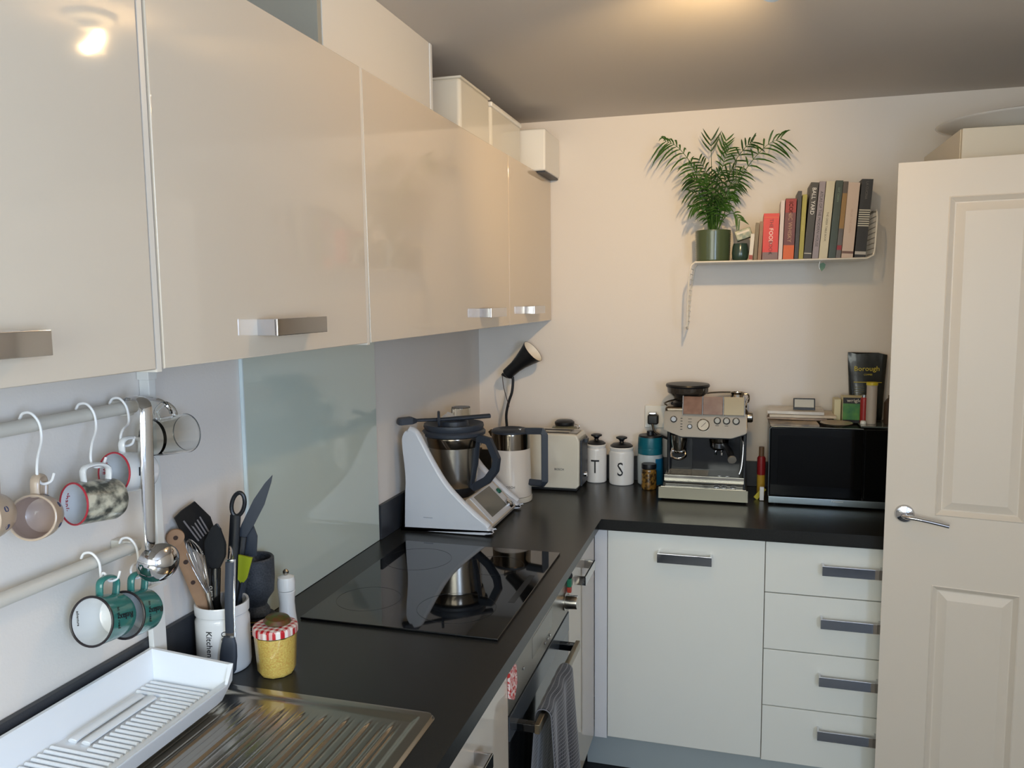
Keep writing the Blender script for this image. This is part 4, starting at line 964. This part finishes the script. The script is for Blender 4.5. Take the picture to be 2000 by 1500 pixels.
for a in ((-.036, .036, -.004, .004, 0, .009), (-.036, .036, -.004, .004, .037, .041), (-.036, -.032, -.004, .004, .009, .037), (.032, .036, -.004, .004, .009, .037)): abox(bm, *a, .001)
done('display_frame', bm, M_black, t)
box('display_face', -.033, .033, -.0022, .003, .008, .038, mat('display_pale', (190, 184, 166), .2), t, 0)
t = thing('round_plate', 'small glass saucer beside the paper pile on the microwave', 'saucer', (1.322, -.222, MTOP+.0005))
lathe('saucer', [(0, 0), (.022, 0), (.045, .006), (.052, .011), (.050, .0125), (.042, .009), (.02, .004), (0, .004)], mat('saucer_taupe', (150, 134, 112), .15, coat=.4), t, 40)
t = thing('tea_box', 'green tea carton with a dark band, wider than it is tall, on the microwave', 'carton', (1.383, -.115, MTOP), world=True)
MGc = mat('carton_green', (32, 104, 66), .4, noise=(25, (90, 150, 60), .2)); MCs = mat('carton_cream', (214, 206, 170), .5)
box('carton_body', 1.348, 1.436, -.150, -.078, MTOP+.001, MTOP+.089, MCs, t, .001)
box('green_front', 1.3485, 1.4355, -.1515, -.1503, MTOP+.012, MTOP+.068, MGc, t, 0)
box('dark_band', 1.3485, 1.4355, -.1515, -.1503, MTOP+.0682, MTOP+.0885, M_ink, t, 0)
box('dark_foot', 1.3485, 1.4355, -.1515, -.1503, MTOP+.0015, MTOP+.0118, M_ink, t, 0)
text('carton_lettering', 'wrigley', .016, M_paper, t, (1.388, -.1518, MTOP+.0785), (1, 0, 0), (0, 0, 1), ext=.0003, sx=1.2)
t = thing('cream_packet', 'cream coloured packet leaning beside the green tea carton', 'packet', (1.338, -.10, MTOP), world=True)
box('packet', 1.322, 1.344, -.135, -.07, MTOP+.001, MTOP+.080, MCs, t, .003)
t = thing('coffee_bag', 'black foil coffee bag with yellow lettering at the back of the microwave', 'bag', (1.435, -.042, MTOP), world=True)
bm = bmesh.new(); n = 12; L0 = []
M_bag = mat('foil_bag_black', (24, 28, 26), .28, coat=.2, bump=(28, .35))
rows = [(0, .052, .024), (.01, .054, .026), (.08, .056, .026), (.15, .060, .014), (.20, .063, .004), (.222, .064, .0025), (.232, .064, .0022)]
for zz, hw, dp in rows:
    r_ = []
    for i in range(24):
        a = 2*math.pi*i/24; ca, sa = math.cos(a), math.sin(a)
        px = hw*math.copysign(abs(ca)**.45, ca); py = dp*math.copysign(abs(sa)**.6, sa)
        r_.append(bm.verts.new((1.435+px, -.042+py+.002*math.sin(px*90), MTOP+.0008+zz+(.004*math.sin(px*70) if zz > .22 else 0))))
    L0.append(r_)
for a_, b2 in zip(L0[:-1], L0[1:]):
    for i in range(24): bm.faces.new((a_[i], a_[(i+1) % 24], b2[(i+1) % 24], b2[i]))
bm.faces.new(L0[0][::-1]); bm.faces.new(L0[-1]); done('foil_bag', bm, M_bag, t)
M_yel = mat('lettering_yellow', (196, 176, 40), .4)
text('bag_lettering', 'Borough', .024, M_yel, t, (1.432, -.0605, MTOP+.180), (1, 0, .02), (0, .12, 1), ext=.0012)
text('bag_lettering', 'COFFEE', .008, M_yel, t, (1.436, -.0655, MTOP+.160), (1, 0, 0), (0, .12, 1), ext=.0012)
box('yellow_line', 1.390, 1.480, -.0705, -.0685, MTOP+.133, MTOP+.135, M_yel, t, 0)
bm = bmesh.new()
for i in range(4): abox(bm, 1.392, 1.425, -.0712, -.0690, MTOP+.116-i*.008, MTOP+.1172-i*.008)
done('small_print', bm, mat('print_dim_yellow', (110, 104, 40), .5), t)
t = thing('plastic_tube', 'white tube with a yellow top standing in front of the coffee bag', 'tube', (1.4335, -.185, MTOP+.0065))
lathe('tube_body', [(0, 0), (.0165, 0), (.0165, .125), (.0175, .130), (0, .130)], mat('tube_grey_white', (176, 166, 156), .4), t, 28)
lathe('yellow_top', [(0, .130), (.018, .130), (.0185, .134), (.0175, .140), (0, .140)], M_yel, t, 28)
t = thing('glass_board', 'flat dark glass tray under the white tube', 'tray', (1.45, -.20, MTOP), world=True)
box('glass_plate', 1.395, 1.535, -.245, -.150, MTOP+.0005, MTOP+.006, mat('tray_glass', (96, 104, 102), .08, .2, coat=.5), t, .002)
t = thing('bottle_top', 'small white round cap on the left end of the glass tray', 'cap', (1.408, -.198, MTOP+.0062))
lathe('cap', [(0, 0), (.009, 0), (.010, .003), (.008, .011), (0, .013)], M_white, t, 20)
t = thing('brown_bottle', 'brown bottle at the right end of the microwave beside the door', 'bottle', (1.492, -.19, MTOP+.0065))
lathe('bottle_body', [(0, 0), (.020, 0), (.021, .004), (.021, .072), (.014, .084), (.009, .088), (0, .088)], mat('brown_glass', (66, 50, 38), .3), t, 28)
lathe('bottle_cap', [(0, .088), (.009, .088), (.009, .098), (0, .098)], M_steel, t, 20)
t = thing('red_tin', 'small red tin between the green tea carton and the white tube', 'tin', (1.412, -.172, MTOP+.001))
lathe('tin', [(0, .0), (.012, .0), (.012, .085), (.009, .092), (0, .092)], mat('tin_red', (150, 40, 40), .35), t, 24)
lathe('tin_cap', [(0, .092), (.008, .092), (.008, .101), (0, .101)], M_chrome, t, 20)
# slim things in the gap beside the microwave
t = thing('red_bottle', 'red topped slim bottle squeezed between espresso machine and microwave', 'bottle', (1.086, -.150, ZW+.001))
lathe('bottle_body', [(0, 0), (.013, 0), (.014, .004), (.014, .075), (0, .075)], mat('bottle_yellow', (186, 150, 50), .4), t, 20)
lathe('red_sleeve', [(0, .0755), (.0145, .0755), (.0145, .135), (.010, .142), (0, .142)], mat('sleeve_red', (140, 30, 34), .35), t, 20)
lathe('bottle_neck', [(0, .142), (.009, .142), (.009, .175), (0, .175)], mat('neck_dark', (110, 84, 62), .4), t, 20)
t = thing('yellow_card', 'yellow card tilted on the worktop beside the microwave', 'card', (1.066, -.205, ZW+.001), rot=(0, R(38), 0))
box('card', -.008, .008, -.004, .004, .002, .050, mat('card_yellow', (190, 176, 40), .5), t, .001)
t = thing('white_card', 'white card standing beside the microwave front', 'card', (1.088, -.225, ZW+.001), rot=(R(8), 0, 0))
box('card', -.007, .007, -.003, .003, .001, .050, M_white, t, .001)

# ================================================================ SHELF
SZ = 1.735
t = thing('wire_shelf', 'white wire shelf on the back wall carrying the books and the palm', 'shelf', (1.13, 0, SZ), world=True)
SX0, SX1, SD = .838, 1.424, -.200
mw = mat('shelf_wire_white', (226, 220, 208), .35)
fr = [(SX0-.016, -.150, 1.512), (SX0-.014, -.165, 1.60), (SX0-.006, SD, SZ-.030), (SX0, SD, SZ-.010), (SX0+.012, SD, SZ), (1.13, SD, SZ), (SX1-.022, SD, SZ+.001), (SX1-.004, SD, SZ+.010), (SX1, SD, SZ+.030), (SX1+.004, SD, 1.86), (SX1+.004, SD+.012, 1.885), (SX1+.004, -.10, 1.895), (SX1+.004, -.004, 1.895)]
P_ = fr
bm = bmesh.new(); atube(bm, P_, .0032, 8); done('frame_wire', bm, mw, t)
bm = bmesh.new(); atube(bm, [(SX0-.018, -.150, 1.512), (SX0-.022, -.06, 1.500), (SX0-.024, -.003, 1.497)], .0030, 8); atube(bm, [(SX0-.012, -.003, 1.64), (SX0-.024, -.003, 1.497)], .0030, 8)
atube(bm, [(SX0, -.004, SZ-.012), (SX0+.010, -.004, SZ), (SX1-.022, -.004, SZ), (SX1, -.004, SZ+.02), (SX1+.004, -.004, 1.895)], .0030, 8)
atube(bm, [(SX0, -.004, SZ-.012), (SX0-.012, -.003, 1.64)], .003, 8); done('frame_wire', bm, mw, t)
bm = bmesh.new()
n = 78
for i in range(n+1):
    x = SX0+.012+(SX1-.030-SX0-.008)*i/n; abox(bm, x-.0026, x+.0026, SD, -.004, SZ-.0010, SZ+.0005)
for k in range(22):
    y = SD+.003+(.192)*k/21; abox(bm, SX0+.008, SX1-.018, y-.0026, y+.0026, SZ-.0020, SZ-.0008)
m_ = done('shelf_mesh', bm, mw, t, smooth=False); m_['kind'] = 'stuff'
bm = bmesh.new()
for i in range(9):
    z = SZ+.018+i*.017; abox(bm, SX1+.001, SX1+.0025, SD, -.004, z-.001, z+.001)
for i in range(10):
    y = SD+.01+i*.02; abox(bm, SX1+.002, SX1+.0035, y-.001, y+.001, SZ+.012, 1.893)
for i in range(11):
    z = SZ-.02-i*.019; dpt = SD if z > 1.70 else SD+(1.70-z)*.27
    xx = SX0-.004-(SZ-z)*.06
    abox(bm, xx-.001, xx+.0008, dpt+.002, -.004, z-.001, z+.001)
m_ = done('side_mesh', bm, mw, t, smooth=False); m_['kind'] = 'stuff'

# books
BZ = SZ+.0012
def book(label, x, wd, h, lean, rgb, d=.145, title=None, tsize=.012, tcol=(225, 220, 210), tz=.55, extra=None, front=-.186, rough=.45, page=True):
    t = thing('book', label, 'book', (x, 0, BZ), rot=(0, R(lean), 0), group='books on the wire shelf')
    m = mat('cover_%d_%d_%d' % rgb, rgb, rough)
    y0 = front; y1 = front+d
    bm = bmesh.new()
    abox(bm, 0, wd, y0, y0+.0015, 0, h, .0003); abox(bm, 0, .0012, y0+.001, y1, 0, h, .0002); abox(bm, wd-.0012, wd, y0+.001, y1, 0, h, .0002)
    done('cover', bm, m, t)
    box('pages', .0013, wd-.0013, y0+.0016, y1-.003, .002, h-.002, M_paper, t, 0)
    if title:
        mt = mat('title_%d_%d_%d' % tcol, tcol, .5)
        text('title', title, tsize, mt, t, (wd/2, y0-.0002, h*tz), (0, 0, -1), (1, 0, 0), ext=.0002)
    if extra:
        for (za, zb, ec) in extra:
            box('spine_band', .0003, wd-.0003, y0-.0004, y0+.0004, za, zb, mat('band_%d_%d_%d' % ec, ec, .5), t, 0)
    return t
px = lambda p: .9740+(p-1430)*.001634
def bk(label, p0, wpx, h, lean, rgb, **k): return book(label, px(p0), wpx*.001634-.0005, h, lean, rgb, **k)
bk('thin white paperback with a red foot, first upright book from the plants', 1463, 8, .092, 4, (206, 200, 188), extra=[(.005, .020, (150, 60, 50))])
bk('thin olive brown book, second from the left end of the upright row', 1473, 7, .1285, 2.5, (112, 98, 72))
bk('thin brown book touching the thick red book', 1481, 7.5, .132, 2.5, (134, 98, 70))
bk('thick bright red book with white lettering and a grey patterned foot', 1490, 31, .158, 1.2, (206, 44, 40), title='FOOD', tsize=.0185, tz=.52, tcol=(235, 225, 215), extra=[(.002, .028, (122, 100, 100)), (.144, .1455, (214, 110, 50))])
for w__, z__ in (('THE', .125), ('BOOK', .043)): text('title', w__, .0165, mat('title_90_30_34', (90, 30, 34), .5), [o for o in COL.objects if o.get('label', '').startswith('thick bright red')][0], (.0253, -.1862, z__), (0, 0, -1), (1, 0, 0), ext=.0002)
bk('slim pale grey white book between the two red books', 1522, 8, .200, 1.5, (204, 190, 184))
bk('dark red book with large tan lettering and an orange foot', 1531, 21.5, .205, 1.6, (98, 34, 38), title='ICONIC WHISKY', tsize=.0180, tz=.62, tcol=(176, 140, 110), extra=[(.003, .050, (206, 92, 34)), (.158, .203, (150, 38, 36))])
bk('slim black book right of the dark red book with the orange foot', 1553.5, 8, .228, 1.8, (34, 34, 38))
bk('slim mustard yellow book in the middle of the row', 1562, 9, .216, 2.2, (158, 148, 56), tcol=(196, 180, 110), title='modern recipes', tsize=.007)
bk('dark book with white capitals near its top, right of the yellow book', 1571.5, 15, .255, 4, (46, 42, 34), title='BALL YARD', tsize=.0175, tz=.76, d=.165, extra=[(.020, .023, (190, 184, 170))])
bk('lavender grey book with dark spine lettering in the taller half of the row', 1588, 12, .257, 4, (142, 130, 132), title='ATLAS OF THE MODERN HOUSE', tsize=.0125, tcol=(44, 40, 46), tz=.52)
bk('cream book with small dark lettering, tall and fifth from the right', 1601, 16.5, .257, 4, (200, 190, 160), title='THE GREEK TABLE BOOK', tsize=.0085, tcol=(70, 60, 44), tz=.42)
bk('dark green book next to the cream book', 1619, 14, .2575, 4, (52, 66, 56), title='EAT GREEN', tsize=.009, tcol=(110, 136, 116), tz=.82)
bk('thin grey brown book with a shiny gold spine', 1633.5, 9.5, .253, 4, (92, 80, 66), extra=[(.10, .215, (150, 116, 66)), (.03, .045, (150, 40, 50))], rough=.25)
bk('pinkish white book second from the right end, with a round pink mark', 1644, 22, .249, 3.6, (206, 184, 168), title='FROM THE OVEN', tsize=.010, tcol=(190, 160, 144), tz=.50, extra=[(.002, .004, (170, 50, 40)), (.018, .026, (120, 90, 80))])
t = bk('black book with white stripes at the right end of the shelf', 1668.5, 21.5, .258, 3.6, (38, 36, 36), title='LA CUCINA', tsize=.011, tcol=(104, 98, 92), tz=.86, extra=[(.014, .024, (190, 184, 176))]+[(.106+i*.0072, .1095+i*.0072, (206, 200, 184)) for i in range(8)], d=.150)
# small pot + card box
t = thing('small_pot', 'small dark green round pot between the palm pot and the books', 'pot', (1.000, -.140, SZ+.0012))
lathe('pot', [(0, 0), (.020, 0), (.027, .012), (.0285, .030), (.026, .052), (.023, .062), (.021, .060), (.022, .03), (0, .028)], mat('pot_dark_green', (44, 66, 58), .2, coat=.4), t, 36)
t = thing('recipe_tin', 'small tilted box with a green and white printed face resting on the small pot', 'box', (1.012, -.135, SZ+.092), rot=(0, R(-18), 0))
box('tin_body', -.028, .026, -.028, .030, -.014, .020, mat('tin_grey_green', (104, 122, 108), .4, noise=(60, (184, 180, 150), .15)), t, .003)
box('printed_label', -.022, .020, -.0288, -.0278, .006, .013, M_paper, t, 0)
# trailing bit below shelf
t = thing('paper_tag', 'small green paper tag hanging under the shelf on a thread', 'tag', (1.268, -.14, SZ-.002), world=True)
tube('thread', [(1.262, -.14, SZ-.003), (1.258, -.14, SZ-.02), (1.262, -.14, SZ-.030)], .0007, M_steel, t, 6)
prism('leaf_shape', [(1.262, SZ-.012), (1.272, SZ-.008), (1.280, SZ-.014), (1.278, SZ-.026), (1.268, SZ-.038), (1.262, SZ-.028)], -.141, -.1395, mat('tag_green', (108, 140, 116), .6), t, 'y')

# palm
PP = Vector((.906, -.115, SZ+.0012))
t = thing('potted_palm', 'small leafy palm in an olive green pot on the left end of the shelf', 'potted plant', tuple(PP))
M_pot = mat('pot_olive', (72, 86, 60), .25, coat=.3)
lathe('pot', [(0, 0), (.056, 0), (.058, .003)]+[q for k_ in range(13) for q in ((.0583+.0026*k_/12, .006+k_*.0078), (.0592+.0026*k_/12, .0099+k_*.0078))]+[(.0615, .109), (.0615, .111), (.058, .112), (.0575, .106), (.055, .02), (0, .015)], M_pot, t, 48)
lathe('soil', [(0, .097), (.057, .097), (.0572, .094), (0, .094)], mat('soil', (44, 34, 26), .9, bump=(200, .6)), t, 32)
M_leaf = [mat('palm_leaf_%d' % i, c, .42, spec=.4) for i, c in enumerate(((34, 66, 22), (48, 84, 28), (62, 96, 40)))]
def frond(path, lens, seed, start=.35, droop=.5, npair=9, mi=0, wid=.0062):
    rnd = random.Random(seed); pts = smooth_pts([Vector(p) for p in path], 6); bm = bmesh.new()
    atube(bm, pts, .0012, 5, radii=[.0020*(1-.7*i/(len(pts)-1)) for i in range(len(pts))])
    n = len(pts)
    for k in range(npair):
        s = start+(1-start)*(k+.6)/npair; idx = min(n-2, int(s*(n-1))); f = s*(n-1)-idx
        p = pts[idx].lerp(pts[idx+1], f); d = (pts[idx+1]-pts[idx]).normalized()
        side = d.cross(Vector((.1, -1, .15))).normalized()
        L = lens*(.75+.25*math.sin(math.pi*(k+.5)/npair))*rnd.uniform(.8, 1.12)
        for sg in (-1, 1):
            dirv = (side*sg*rnd.uniform(.7, .95)+d*(.50+.45*s)+Vector((0, rnd.uniform(-.5, .25), 0))).normalized()
            A = []; dr = droop*rnd.uniform(.7, 1.3)
            for q, ww in ((0, .3), (.22, .9), (.5, 1), (.78, .7), (1, .03)):
                c = p+dirv*L*q+Vector((0, 0, -dr*L*q*q)); nn = (dirv+Vector((0, 0, -dr*2*q))).cross(Vector((.15, -1, .35))).normalized()
                A.append((bm.verts.new(c+nn*wid*ww*.5), bm.verts.new(c-nn*wid*ww*.5)))
            for a_, b2 in zip(A[:-1], A[1:]): bm.faces.new((a_[0], a_[1], b2[1], b2[0]))
    me = bpy.data.meshes.new('frond'); bm.to_mesh(me); bm.free(); link('frond', me, M_leaf[mi], t)
Z0 = .097
spec = [ # path, leaflet length, start, droop, pairs, colour
 ([(-.005, 0, Z0), (-.030, .01, .21), (-.070, .0, .33), (-.125, -.01, .405), (-.170, -.015, .428)], .072, .52, .75, 9, 1),
 ([(.010, 0, Z0), (.050, -.01, .20), (.105, -.03, .31), (.170, -.04, .385), (.222, -.05, .408)], .082, .50, .50, 8, 1),
 ([(.005, 0, Z0), (.030, -.02, .22), (.065, -.03, .33), (.105, -.03, .388), (.128, -.03, .405)], .060, .50, .35, 7, 0),
 ([(.0, 0, Z0), (-.006, .0, .25), (-.010, .0, .36), (-.012, 0, .43)], .050, .72, -.3, 3, 0),
 ([(.0, 0, Z0), (.008, .02, .25), (.020, .03, .36), (.040, .03, .430)], .050, .70, -.1, 4, 2),
 ([(.0, 0, Z0), (.014, .01, .24), (.030, .01, .34), (.050, .01, .395)], .062, .60, .3, 6, 1),
 ([(-.005, 0, Z0), (-.018, -.02, .20), (-.045, -.04, .29), (-.085, -.05, .34)], .058, .42, .7, 9, 1),
 ([(-.005, 0, Z0), (-.022, .0, .20), (-.052, .01, .28), (-.080, .01, .30)], .056, .4, .6, 8, 0),
 ([(-.008, 0, Z0), (-.022, -.01, .17), (-.045, -.03, .23), (-.080, -.04, .245)], .046, .3, .7, 8, 0),
 ([(-.008, 0, Z0), (-.020, -.03, .15), (-.042, -.05, .19), (-.068, -.06, .19)], .040, .3, .7, 8, 1),
 ([(.008, 0, Z0), (.024, -.02, .18), (.050, -.04, .25), (.085, -.04, .270)], .055, .3, .6, 9, 0),
 ([(.008, 0, Z0), (.022, -.03, .16), (.042, -.05, .22), (.068, -.06, .23)], .050, .3, .6, 9, 1),
 ([(.008, 0, Z0), (.026, .01, .18), (.054, .02, .27), (.100, .01, .315)], .060, .35, .5, 9, 1),
 ([(.0, 0, Z0), (.004, -.03, .20), (.012, -.05, .28), (.028, -.06, .31)], .055, .3, .5, 9, 0),
 ([(.0, 0, Z0), (-.008, -.03, .18), (-.018, -.06, .25), (-.030, -.07, .28)], .052, .3, .5, 9, 1),
 ([(.0, 0, Z0), (-.008, .02, .22), (-.024, .03, .31), (-.055, .04, .37)], .056, .4, .4, 9, 0),
 ([(.010, 0, Z0), (.040, -.02, .155), (.070, -.04, .165), (.092, -.04, .14)], .038, .60, .6, 4, 2),
 ([(.0, 0, Z0), (.012, .01, .20), (.036, .02, .29), (.075, .02, .335)], .060, .35, .4, 9, 0),
 ([(.0, 0, Z0), (.000, -.01, .16), (.004, -.04, .21), (.008, -.06, .22)], .046, .25, .6, 9, 0),
 ([(-.004, 0, Z0), (-.010, -.01, .15), (-.022, -.04, .20), (-.045, -.05, .225)], .044, .22, .6, 9, 0),
 ([(.004, 0, Z0), (.010, -.01, .15), (.022, -.04, .19), (.042, -.05, .20)], .044, .22, .6, 9, 1),
 ([(.0, 0, Z0), (.002, .02, .18), (-.004, .03, .26), (-.012, .04, .31)], .055, .3, .3, 9, 0),
]
for i, (pth, ln_, st, dr_, npair, mi) in enumerate(spec): frond(pth, ln_, i+3, st, dr_, npair, mi)
bm = bmesh.new()
rnd = random.Random(4)
for i in range(16):
    a = rnd.uniform(0, 6.28); r_ = rnd.uniform(.004, .026); atube(bm, smooth_pts([(r_*math.cos(a), r_*math.sin(a), .097), (r_*1.2*math.cos(a), r_*1.2*math.sin(a), .15), (r_*.9*math.cos(a), r_*.9*math.sin(a), .23)], 3), .0016, 5)
done('stems', bm, M_leaf[2], t)

# ================================================================ TALL CABINET + DISH (top right)
t = thing('tall_cabinet', 'white tall cabinet behind the open door, only its top left corner showing', 'cabinet', (1.9, -.25, 0), world=True)
MTall = mat('tall_white', (222, 212, 192), .4)
box('carcass', 1.596, 2.176, -.484, -.002, .001, 2.080, MTall, t, .002)
box('front_door', 1.598, 2.174, -.502, -.486, .10, 2.079, MTall, t, .002)
t = thing('serving_dish', 'large shallow white serving dish on top of the tall cabinet', 'dish', (1.805, -.29, 2.0805))
lathe('dish', [(0, 0), (.10, 0), (.13, .008), (.225, .040), (.232, .046), (.226, .048), (.13, .016), (.08, .008), (0, .008)], M_whitegl, t, 64, mtx=Matrix.Rotation(R(0), 3, 'X'))

# ================================================================ OPEN DOOR (structure)
def door_leaf():
    u0, u1, v0, v1 = 0.0, .762, .006, 1.970
    cols = [(.125, .337), (.425, .637)]; rws = [(.155, .809), (1.007, 1.874)]
    xs = [u0, .125, .337, .425, .637, u1]; zs = [v0, .155, .809, 1.007, 1.874, v1]
    bm = bmesh.new(); cache = {}
    def V(x, y, z):
        k = (round(x, 5), round(y, 5), round(z, 5))
        if k not in cache: cache[k] = bm.verts.new((x, y, z))
        return cache[k]
    for side, s in ((0, 1), (.035, -1)):
        for i in range(5):
            for j in range(5):
                q = [(xs[i], zs[j]), (xs[i+1], zs[j]), (xs[i+1], zs[j+1]), (xs[i], zs[j+1])]
                if i in (1, 3) and j in (1, 3):
                    prev = q; pd = 0
                    for ins, dep in ((.003, -.0015), (.015, .0095), (.018, .0095), (.040, .0010), (.044, .0010)):
                        cur = [(q[0][0]+ins, q[0][1]+ins), (q[1][0]-ins, q[1][1]+ins), (q[2][0]-ins, q[2][1]-ins), (q[3][0]+ins, q[3][1]-ins)]
                        for k in range(4):
                            bm.faces.new((V(prev[k][0], side+s*pd, prev[k][1]), V(prev[(k+1) % 4][0], side+s*pd, prev[(k+1) % 4][1]), V(cur[(k+1) % 4][0], side+s*dep, cur[(k+1) % 4][1]), V(cur[k][0], side+s*dep, cur[k][1])))
                        prev, pd = cur, dep
                    bm.faces.new([V(p[0], side+s*pd, p[1]) for p in prev])
                else: bm.faces.new([V(p[0], side, p[1]) for p in q])
    for i in range(5):
        for z in (v0, v1): bm.faces.new((V(xs[i], 0, z), V(xs[i+1], 0, z), V(xs[i+1], .035, z), V(xs[i], .035, z)))
        for x in (u0, u1): bm.faces.new((V(x, 0, zs[i]), V(x, 0, zs[i+1]), V(x, .035, zs[i+1]), V(x, .035, zs[i])))
    return bm
dl = done('door_1', door_leaf(), M_doorp, None, smooth=False); struct(dl)
dl.location = (1.412, -.655, 0); dl.rotation_euler = (0, 0, R(-9))
hr = lathe('handle_rose', [(0, 0), (.0255, 0), (.0255, .004), (.022, .009), (.010, .012), (0, .012)], M_chrome, dl, 40, (.050, 0, 1.005), axis_m((0, -1, 0)), label='round chrome rose')
tube('door_handle', [(.050, -.008, 1.005), (.050, -.034, 1.005), (.058, -.043, 1.005), (.080, -.045, 1.004), (.120, -.044, .998), (.158, -.042, .991)], .0062, M_chrome, dl, 14, 5, rx=.0085, upv=(0, 0, 1), label='curved chrome lever handle')

# ================================================================ TOWEL
t = thing('tea_towel', 'dark tea towel with fine white lines hung over the oven handle', 'towel', (.60, -1.33, .70), world=True)
mt = mat('towel_dark', (34, 36, 48), .9, sheen=.3)
n_, l_, b_ = nodes_of(mt)
uvn = n_.new('ShaderNodeUVMap'); sx_ = n_.new('ShaderNodeSeparateXYZ'); l_.new(uvn.outputs[0], sx_.inputs[0])
def stripe2(out, freq, duty):
    a = n_.new('ShaderNodeMath'); a.operation = 'MULTIPLY'; a.inputs[1].default_value = freq; l_.new(out, a.inputs[0])
    f = n_.new('ShaderNodeMath'); f.operation = 'FRACT'; l_.new(a.outputs[0], f.inputs[0])
    g = n_.new('ShaderNodeMath'); g.operation = 'LESS_THAN'; g.inputs[1].default_value = duty; l_.new(f.outputs[0], g.inputs[0]); return g
g1 = stripe2(sx_.outputs['Y'], 110, .24); g2 = stripe2(sx_.outputs['X'], 90, .18)
gx = n_.new('ShaderNodeMath'); gx.operation = 'MAXIMUM'; l_.new(g1.outputs[0], gx.inputs[0]); l_.new(g2.outputs[0], gx.inputs[1])
sc_ = n_.new('ShaderNodeMath'); sc_.operation = 'MULTIPLY'; sc_.inputs[1].default_value = .42; l_.new(gx.outputs[0], sc_.inputs[0])
mc = n_.new('ShaderNodeMix'); mc.data_type = 'RGBA'; mc.inputs[6].default_value = (*lin((.08, .085, .12)), 1); mc.inputs[7].default_value = (*lin((.62, .61, .62)), 1)
l_.new(sc_.outputs[0], mc.inputs[0]); l_.new(mc.outputs[2], b_.inputs['Base Color'])
def towel():
    bm = bmesh.new(); uvl = bm.loops.layers.uv.new('UVMap')
    bx_, bz = XF+.046, .695
    path = []  # (x, z) section over the bar
    for i in range(14): path.append((bx_-.016-.004*(13-i)/13, .36+(.695-.36)*i/13))
    for i in range(9):
        a = math.pi-math.pi*i/8; path.append((bx_+.016*math.cos(a), bz+.016*math.sin(a)))
    for i in range(1, 22): path.append((bx_+.016+.0012*i, bz-.0235*i))
    s = [0]
    for i in range(1, len(path)): s.append(s[-1]+math.dist(path[i-1], path[i]))
    n = 44; rows = []
    for i, (x, z) in enumerate(path):
        row = []
        fall = max(0, bz-z)/.5
        for j in range(n+1):
            v = j/n; y = -1.445+(.235+.03*fall)*v-(.02*fall)
            if x < bx_: y -= .035*fall*3
            fold = math.sin(v*15+.6)*(.0025+.014*fall)+math.sin(v*33+1)*.003*fall
            xx = x+(fold if x >= bx_ else -abs(fold)*.4)
            xx = max(xx, XF+.003) if x < bx_ else xx
            row.append((bm.verts.new((xx, y, z)), (v*.42, s[i])))
        rows.append(row)
    for a_, b2 in zip(rows[:-1], rows[1:]):
        for j in range(n):
            q = (a_[j], a_[j+1], b2[j+1], b2[j]); f = bm.faces.new([p[0] for p in q])
            for lp, p in zip(f.loops, q): lp[uvl].uv = p[1]
    return bm
tw = done('cloth', towel(), mt, t)
sd = tw.modifiers.new('thick', 'SOLIDIFY'); sd.thickness = .0025; sd.offset = 1
